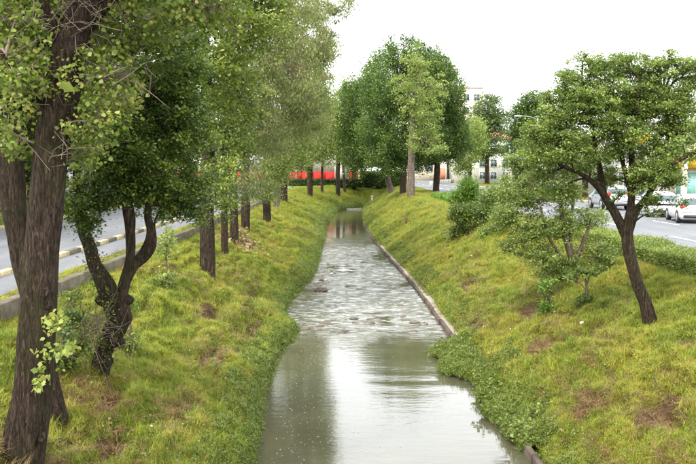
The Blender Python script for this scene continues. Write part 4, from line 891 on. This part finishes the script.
for (u, v, lab) in ((66, 283, 'white scrap of paper high on the left bank'), (192, 377, 'white scrap lying on the lower left bank'), (583, 323, 'white scrap lying halfway up the right bank')):
    p = None
    for Y in np.arange(9, 60, .05):
        w = at(u, v, Y)
        if w[2] < float(H(w[0], w[1])) + .05: p = w; break
    if p is None: continue
    q = MB(); a = np.linspace(0, 6.283, 8, endpoint=False); ring = np.stack([np.cos(a) * .09, np.sin(a) * .06, .03 * np.sin(a * 3)], 1)
    q.add(np.vstack([ring, [[0, 0, .05]]]), [(j, (j + 1) % 8, 8) for j in range(8)]); o = q.build('paper_scrap', M['bag'], None, True); o.location = p; tag(o, lab, 'litter')

# ------------------------------------------------------------------ buildings
def mat_wall(name, col): return plain(name, col, .85, .15, var=.1, sc=.8)
M['w_white'] = mat_wall('white_render', (.72, .70, .66)); M['w_cream'] = mat_wall('cream_render', (.62, .55, .42)); M['w_red'] = mat_wall('red_paint', (.48, .030, .028))
M['w_orange'] = mat_wall('orange_paint', (.70, .20, .05)); M['w_yellow'] = mat_wall('yellow_sign', (.80, .48, .03)); M['w_grey'] = mat_wall('grey_render', (.40, .39, .37)); M['roof_tile'] = plain('terracotta_tile', (.42, .17, .10), .85, var=.3, sc=2)
M['glass'] = plain('window_glass', (.05, .08, .09), .12, .8, var=.2); M['teal'] = plain('teal_glass', (.20, .42, .40), .2, .6); M['frame'] = plain('window_frame', (.5, .5, .5), .5)
M['brown'] = plain('brown_gate', (.12, .06, .035), .7); M['green_y'] = mat_wall('yellow_green_plinth', (.34, .38, .18)); M['awning_r'] = plain('red_awning', (.55, .06, .04), .7)
M['metal'] = plain('grey_metal', (.35, .36, .37), .4, .5, .6); M['pole_c'] = concrete_mat('pole_concrete', (.45, .42, .36), (.6, .57, .5), (.3, .27, .22))
def window_on(parent, face, a, z, w, h, off, pane='glass', name='window'):
    """face 'x': wall plane x = off seen from -x side, a along y; 'y': wall plane y = off seen from -y side, a along x"""
    q = MB(); t = .09
    def bx(m, a0, a1, z0, z1, d0, d1):
        if face == 'x': m.box(off - d1, off - d0, a0, a1, z0, z1)
        else: m.box(a0, a1, off - d1, off - d0, z0, z1)
    bx(q, a - w / 2 - t, a - w / 2, z - h / 2 - t, z + h / 2 + t, .0, .1); bx(q, a + w / 2, a + w / 2 + t, z - h / 2 - t, z + h / 2 + t, .0, .1)
    bx(q, a - w / 2, a + w / 2, z + h / 2, z + h / 2 + t, .0, .095); bx(q, a - w / 2, a + w / 2, z - h / 2 - t, z - h / 2, .0, .13); bx(q, a - .03, a + .03, z - h / 2, z + h / 2, .0, .06)
    f = q.build(name, M['frame'], parent); p = MB(); bx(p, a - w / 2 + .002, a + w / 2 - .002, z - h / 2 + .002, z + h / 2 - .002, .004, .03); p.build('pane', M[pane], f); return f
def block(label, x0, x1, y0, y1, h, mat, cat='building', name='building', roof=None):
    r = empty(name, (0, 0, 0)); tag(r, label, cat)
    q = MB(); q.box(x0, x1, y0, y1, ROAD - .3, ROAD + h); q.build('wall', M[mat], r)
    q = MB(); q.box(x0 - .15, x1 + .15, y0 - .15, y1 + .15, ROAD + h + .002, ROAD + h + .25); q.build('parapet', M[roof or 'w_grey'], r); return r
# long red and white wall building across the bend
r = empty('long_building', (0, 0, 0)); tag(r, 'long low building with red lower wall and white upper wall', 'building')
q = MB(); q.box(-62, 2.6, 136, 150, ROAD - .2, 3.75); q.build('plinth', M['green_y'], r)
q = MB(); q.box(-62, 2.6, 136.1, 149.9, 3.752, 5.25); q.build('red_wall', M['w_red'], r)
for k in range(13): q = MB(); q.box(-25 + k * 2.0 + .03, -23 + k * 2.0 - .03, 136.03 - .02 * (k % 2), 136.098, 3.79, 5.18, .01); q.build('panel', M['w_red'], r)
q = MB(); q.box(-62, 2.6, 136.15, 149.8, 5.252, 8.3); q.build('white_wall', M['w_white'], r)
for k in range(6): q = MB(); q.box(-10.2 + k * 2.2, -10.05 + k * 2.2, 135.9, 136.09, 3.76, 8.2); q.build('post', M['w_white'], r)
for k in range(6): window_on(r, 'y', -40 + k * 6.0, 6.7, 2.0, 1.1, 136.15)
q = MB(); q.box(-1.1, .7, 135.9, 136.0, 3.76, 6.4); q.build('grey_door', M['w_grey'], r)
# right side shops
b = block('cream shop with yellow fascia and teal shop window, furthest right', 26, 36, 52, 64, 5.2, 'w_cream')
q = MB(); q.box(25.5, 26 - .003, 52.5, 63.5, ROAD + 2.9, ROAD + 3.9); q.build('fascia', M['w_yellow'], b)
for a in (55, 60.5): window_on(b, 'x', a, ROAD + 1.5, 3.6, 2.1, 26, 'teal', 'shop_window')
q = MB(); q.box(25.93, 25.998, 57.2, 58.2, ROAD, ROAD + 2.3); q.build('door', M['brown'], b)
for a in (55, 58, 61): window_on(b, 'x', a, ROAD + 4.5, 1.3, .7, 26)
b = block('white two storey shop with orange sign on its upper wall', 25.4, 37, 66, 78, 6.6, 'w_white')
q = MB(); q.box(25.1, 25.39, 66.5, 71.5, ROAD + 5.0, ROAD + 6.1); q.build('sign', M['w_yellow'], b)
for a in (68, 71, 74, 77): window_on(b, 'x', a, ROAD + 4.2, 1.4, 1.1, 25.4)
q = MB(); q.box(25.2, 25.39, 75.2, 77.0, ROAD + .2, ROAD + 2.4); q.build('shutter', M['brown'], b)
for a in (68.6, 72.3): window_on(b, 'x', a, ROAD + 1.5, 2.6, 2.0, 25.4, 'glass', 'shop_window')
b = block('white building with red awning and orange upper panel', 25, 37, 80, 93, 5.6, 'w_white', roof='roof_tile')
q = MB(); q.add([(25, 81, ROAD + 3.3), (25, 88, ROAD + 3.3), (23.7, 88, ROAD + 2.7), (23.7, 81, ROAD + 2.7), (25, 81, ROAD + 3.2), (25, 88, ROAD + 3.2), (23.7, 88, ROAD + 2.6), (23.7, 81, ROAD + 2.6)], [(0, 1, 2, 3), (7, 6, 5, 4), (2, 6, 7, 3), (0, 3, 7, 4), (1, 5, 6, 2)]); q.build('awning', M['awning_r'], b)
q = MB(); q.box(24.9, 24.998, 80.6, 84, ROAD + 3.6, ROAD + 5.2); q.build('panel', M['w_orange'], b)
for a in (86, 89, 91.5): window_on(b, 'x', a, ROAD + 4.3, 1.2, 1.1, 25)
for a in (82.5, 86): window_on(b, 'x', a, ROAD + 1.4, 1.9, 1.7, 25)
q = MB(); q.box(24.93, 24.998, 89, 91, ROAD, ROAD + 2.4); q.build('door', M['brown'], b)
b = block('low cream building with brown gate and pillars', 24.5, 36, 96, 118, 3.6, 'w_cream')
q = MB(); q.box(24.3, 24.498, 99, 104, ROAD, ROAD + 2.2); q.build('gate', M['brown'], b)
for a in (98.4, 104.6, 110): q = MB(); q.box(24.1, 24.6, a - .3, a + .3, ROAD, ROAD + 3.0); q.build('pillar', M['w_white'], b)
for a in (107.5, 113): window_on(b, 'x', a, ROAD + 1.9, 1.6, 1.2, 24.5)
# far white house with tiled roof
b = block('far white house with red tiled roof and small dark windows', 22, 36, 158, 172, 8.4, 'w_white')
q = MB(); V = [(21.5, 157.5, 11.66), (36.5, 157.5, 11.66), (36.5, 172.5, 11.66), (21.5, 172.5, 11.66), (25, 165, 13.6), (33, 165, 13.6)]
q.add(V, [(0, 1, 5, 4), (2, 3, 4, 5)]); q.add(V, [(1, 2, 5), (3, 0, 4)]); q.build('roof', M['roof_tile'], b)
for z in (ROAD + 6.6, ROAD + 3.8, ROAD + 1.4):
    for a in (24.5, 27.5, 29.7, 32, 34.4): window_on(b, 'y', a, z, 1.1, 1.3, 158)
b = block('tall pale block rising above the trees right of the clump', 26, 34, 196, 206, 22.2, 'w_cream')
for z in (ROAD + 20, ROAD + 16.8, ROAD + 13.5):
    for a in (27.5, 30, 32.5): window_on(b, 'y', a, z, 1.3, 1.4, 196)
b = block('low pale building across the far crossing', 14, 30, 186, 194, 5.2, 'w_cream')
for a in (17, 20, 26): window_on(b, 'y', a, ROAD + 2.9, 1.6, 1.6, 186)
q = MB(); q.box(21.8, 24.2, 185.8, 185.998, ROAD, ROAD + 2.9); q.build('door', M['roof_tile'], b)
b = block('white side building far beyond the left road', -36, -24, 52, 92, 4.2, 'w_white')
for k in range(6): window_on(b, 'x', 56 + k * 6.4, 0, .1, .1, -500) if False else None
for k in range(6):
    q = MB(); a = 56 + k * 6.2; q.box(-23.998, -23.9, a, a + 1.6, ROAD + 1.4, ROAD + 2.8); f = q.build('window', M['frame'], b); q = MB(); q.box(-23.898, -23.88, a + .1, a + 1.5, ROAD + 1.5, ROAD + 2.7); q.build('pane', M['glass'], f)
# low wall / kerb island at the crossing
q = MB(); P = curve([(14.5, 133, 3.0), (19, 152, 3.0), (27, 170, 3.0), (40, 182, 3.0)], 8)
for a, c2 in zip(P[:-1], P[1:]):
    n_ = np.array([-(c2 - a)[1], (c2 - a)[0], 0]); n_ /= np.linalg.norm(n_); n_ *= .15
    V = [a - n_, a + n_, c2 + n_, c2 - n_]; V += [v + np.array([0, 0, .7]) for v in V]; q.add(V, [(4, 5, 6, 7), (0, 1, 5, 4), (2, 3, 7, 6), (1, 2, 6, 5), (3, 0, 4, 7)])
tag(q.build('low_wall', M['w_grey']), 'low curving pale wall at the far crossing', 'wall')

# poles and lamps
def pole(name, label, cat, x, y, h, r0, r1, mat):
    r = empty(name, (x, y, ROAD)); tag(r, label, cat); q = MB(); z = np.linspace(-.1, h, 8); P = np.stack([0 * z, 0 * z, z], 1); q.tube(P, np.linspace(r0, r1, 8), 10); q.build('pole', M[mat], r, True); return r
r = pole('utility_pole', 'pale concrete utility pole on the verge by the parked cars', 'pole', 22.2, 52, 9.2, .22, .13, 'pole_c')
q = MB(); q.box(-.06, .06, -.9, .9, 8.3, 8.45); q.build('crossarm', M['metal'], r)
for a in (-.8, 0, .8): q = MB(); q.tube([(0, a, 8.45), (0, a, 8.55), (0, a, 8.62), (0, a, 8.7)], [.04, .06, .04, .05], 8); q.build('insulator', M['brown'], r)
def lamp(label, x, y, h, arm):
    r = pole('street_lamp', label, 'street lamp', x, y, h, .11, .06, 'metal')
    q = MB(); q.tube(curve([(0, 0, h - .3), (arm * .3, 0, h + .1), (arm * .9, 0, h + .25)], 5), np.full(11, .035), 8); q.build('arm', M['metal'], r)
    q = MB(); a = arm; s = 1 if a > 0 else -1; q.box(min(a * .85, a * .85 + s * .9), max(a * .85, a * .85 + s * .9), -.14, .14, h + .17, h + .31, .04); hd = q.build('lamp_head', M['w_white'], r)
lamp('street lamp with flat white head showing above the right trees', 24.2, 100, 9.1, -2.4)
lamp('far street lamp beside the pale open tree', 22.8, 145, 5.4, -1.4)
r = pole('marker_post', 'short white post on the far bank at the bend', 'post', 4.3, 118.5, .9, .09, .09, 'w_white'); r.location.z = float(H(4.3, 118.5)) 
q = MB(); q.box(-.16, .16, -.16, .16, .88, 1.05, .03); q.build('cap', M['w_white'], r)
r = empty('wooden_stake', (4.9, 62, float(H(4.9, 62)))); tag(r, 'short dark stake standing in the grass of the right bank', 'stake'); q = MB(); q.box(-.08, .08, -.08, .08, -.2, .75, .02); q.build('stake', M['brown'], r)

# ------------------------------------------------------------------ cars
def car_paint(name, c, metal=0): 
    m, n = new_mat(name); principled(n, c, .28, .6, metal=metal); return m
M['car_w'] = car_paint('white_car_paint', (.62, .63, .65)); M['car_s'] = car_paint('silver_car_paint', (.36, .38, .40), .2); M['tyre'] = plain('tyre_rubber', (.02, .02, .02), .9)
M['rim'] = plain('alloy_rim', (.45, .45, .46), .35, .5, .7); M['taillight'] = car_paint('tail_light_red', (.50, .02, .015)); M['plate'] = plain('number_plate', (.7, .7, .68), .5); M['trim'] = plain('black_trim', (.02, .02, .022), .5)
M['headlight'] = car_paint('headlight_glass', (.6, .62, .65))
def car(label, x, y, rz, paint, kind='hatch', group='cars parked on the far side of the right road'):
    r = empty('parked_car', (x, y, ROAD + .012), rz); tag(r, label, 'car', group)
    if kind == 'hatch': st = [(-2.0, .50, .52, .82, 0), (-1.95, .28, .55, .86, 0), (-1.85, .24, .92, .93, .0), (-1.62, .22, .96, 1.28, 1), (-1.35, .22, .97, 1.43, 1), (-.5, .22, .96, 1.49, 1), (.25, .22, .93, 1.46, 1), (.7, .22, .92, 1.25, 1), (1.15, .22, .91, .97, 1), (1.6, .24, .84, .86, 0), (1.9, .3, .74, .76, 0), (2.02, .42, .6, .62, 0)]
    else: st = [(-2.3, .5, .6, .8, 0), (-2.25, .3, .9, .95, 0), (-2.15, .3, 1.02, 1.1, 0), (-2.0, .3, 1.04, 1.45, 1), (-1.8, .3, 1.04, 1.66, 1), (-.5, .3, 1.04, 1.72, 1), (.5, .3, 1.02, 1.66, 1), (.9, .3, 1.0, 1.42, 1), (1.25, .3, .99, 1.08, 1), (1.8, .32, .93, .96, 0), (2.15, .36, .82, .85, 0), (2.28, .48, .62, .65, 0)]
    hw = .87 if kind == 'hatch' else .93; rings = []
    n = len(st)
    for k, (yy, zb, zs, zt, g) in enumerate(st):
        e = 1 - .13 * max(0, abs(yy) - 1.5) ** 1.3 * 1.6; w = hw * e; wt = w * (.97 - .26 * (zt - zs) / .55) if g else w * .93
        zm = (zb + zs) / 2
        half = [(w * .88, zb), (w, zb + .12), (w * 1.0, zm), (w * .975, zs), (wt, max(zt - .05, zs + .002)), (wt * .86, zt + .0), (0, zt + .03)]
        rings.append([(-a, yy, z) for a, z in half] + [(a, yy, z) for a, z in half[-2::-1]])
    m_ = len(rings[0]); V = np.array(rings).reshape(-1, 3); Fb = []; glass = {'side_window': [], 'rear_window': [], 'windscreen': []}
    for k in range(n - 1):
        for j in range(m_ - 1):
            f = (k * m_ + j, k * m_ + j + 1, (k + 1) * m_ + j + 1, (k + 1) * m_ + j); gl = None
            z0, z1 = st[k][3], st[k + 1][3]; gg = st[k][4] and st[k + 1][4]
            if gg and j in (3, m_ - 5): gl = 'side_window'
            elif j in (4, 5, 6, 7) and ((st[k + 1][4] and z1 - z0 > .25 and st[k][0] < -1)): gl = 'rear_window'
            elif j in (4, 5, 6, 7) and (z0 - z1 > .15 and gg): gl = 'windscreen'
            if gl: glass[gl].append(f)
            else: Fb.append(f)
    q = MB(); q.add(V, Fb); 
    for k in (0, n - 1):
        c0 = V[k * m_:(k + 1) * m_]; cc = c0.mean(0); q.add(np.vstack([c0, cc]), [(j, j + 1, m_) for j in range(m_ - 1)] + [(m_ - 1, 0, m_)])
    und = [(k * m_, k * m_ + m_ - 1, (k + 1) * m_ + m_ - 1, (k + 1) * m_) for k in range(n - 1)]; q.add(V, und)
    q.build('body', paint, r, True)
    for nm, fs in glass.items():
        if fs: q = MB(); q.add(V, fs); q.build(nm, M['glass'], r, True)
    q = MB()
    for yy in (-.45, .45):      # door pillars
        for s in (-1, 1): q.box(s * hw * .86 - .05, s * hw * .86 + .05, yy - .04, yy + .04, .94, 1.2)
    q.build('door_pillars', M['trim'], r)
    R = .31 if kind == 'hatch' else .36; wb = 1.25 if kind == 'hatch' else 1.4
    for s in (-1, 1):
        for yy in (-wb, wb):
            wr = empty('wheel', (s * (hw - .08), yy, R)); wr.parent = r
            def disc(mb, x0, x1, ra, rb, nn=20):
                th = np.linspace(0, 6.283, nn, endpoint=False); A_ = [np.stack([np.full(nn, xx), np.cos(th) * rr, np.sin(th) * rr], 1) for xx, rr in ((x0, ra * .93), (x0, ra), (x1, ra), (x1, rb), (x1 + (.0), 0.001))]
                VV = np.vstack(A_); FF = [(i * nn + j, i * nn + (j + 1) % nn, (i + 1) * nn + (j + 1) % nn, (i + 1) * nn + j) for i in range(4) for j in range(nn)]; mb.add(VV, FF)
            q = MB(); disc(q, -s * .1, s * .1, R, R * .66); q.build('tyre', M['tyre'], wr)
            q = MB(); disc(q, s * .05, s * .105, R * .66, R * .2); q.build('rim', M['rim'], wr)
            q = MB(); th = np.linspace(0, math.pi, 12); a1 = np.stack([np.full(12, s * .085), np.cos(th) * R * 1.08, np.sin(th) * R * 1.08], 1); a2 = np.stack([np.full(12, s * .095), np.cos(th) * R * 1.24, np.sin(th) * R * 1.24], 1)
            q.add(np.vstack([a1, a2]), [(j, j + 1, 13 + j, 12 + j) for j in range(11)]); q.build('arch', M['trim'], wr)
    yb = st[2][0] - .03; zt = .78 if kind == 'hatch' else .95
    for s in (-1, 1):
        q = MB(); q.box(min(s * hw * .62, s * hw * .95), max(s * hw * .62, s * hw * .95), yb - .1, yb + .16, zt, zt + (.2 if kind == 'hatch' else .34), .03); q.build('taillight', M['taillight'], r)
        q = MB(); yf = st[-2][0] - .05; q.box(min(s * hw * .5, s * hw * .86), max(s * hw * .5, s * hw * .86), yf - .15, yf + .08, .6, .76, .03); q.build('headlight', M['headlight'], r)
        q = MB(); q.box(min(s * hw, s * (hw + .17)), max(s * hw, s * (hw + .17)), .62, .74, .93, 1.06, .02); q.build('mirror', paint, r)
        q = MB(); q.box(min(s * hw * .985, s * (hw + .012)), max(s * hw * .985, s * (hw + .012)), -.2, 0, .8, .83); q.build('handle', M['trim'], r)
    q = MB(); q.box(-hw * .8, hw * .8, st[0][0] - .06, st[0][0] + .15, .3, .45, .03); q.build('bumper', M['trim'], r)
    q = MB(); q.box(-.24, .24, st[0][0] - .03, st[0][0] + .03, .56, .70, .01); q.build('licence_plate', M['plate'], r)
    return r
car('white hatchback cut by the right edge of the photo, rear towards us', 18.75, 43.2, math.radians(-11), M['car_w'])
car('white hatchback parked just ahead of the one at the edge', 19.0, 48.4, math.radians(-6), M['car_w'])
car('silver tall car with upright red rear lights behind the curved trunk', 18.9, 56.8, math.radians(-2), M['car_s'], 'suv')
car('far white car glimpsed through the bushy tree', 18.9, 72, math.radians(0), M['car_w'])
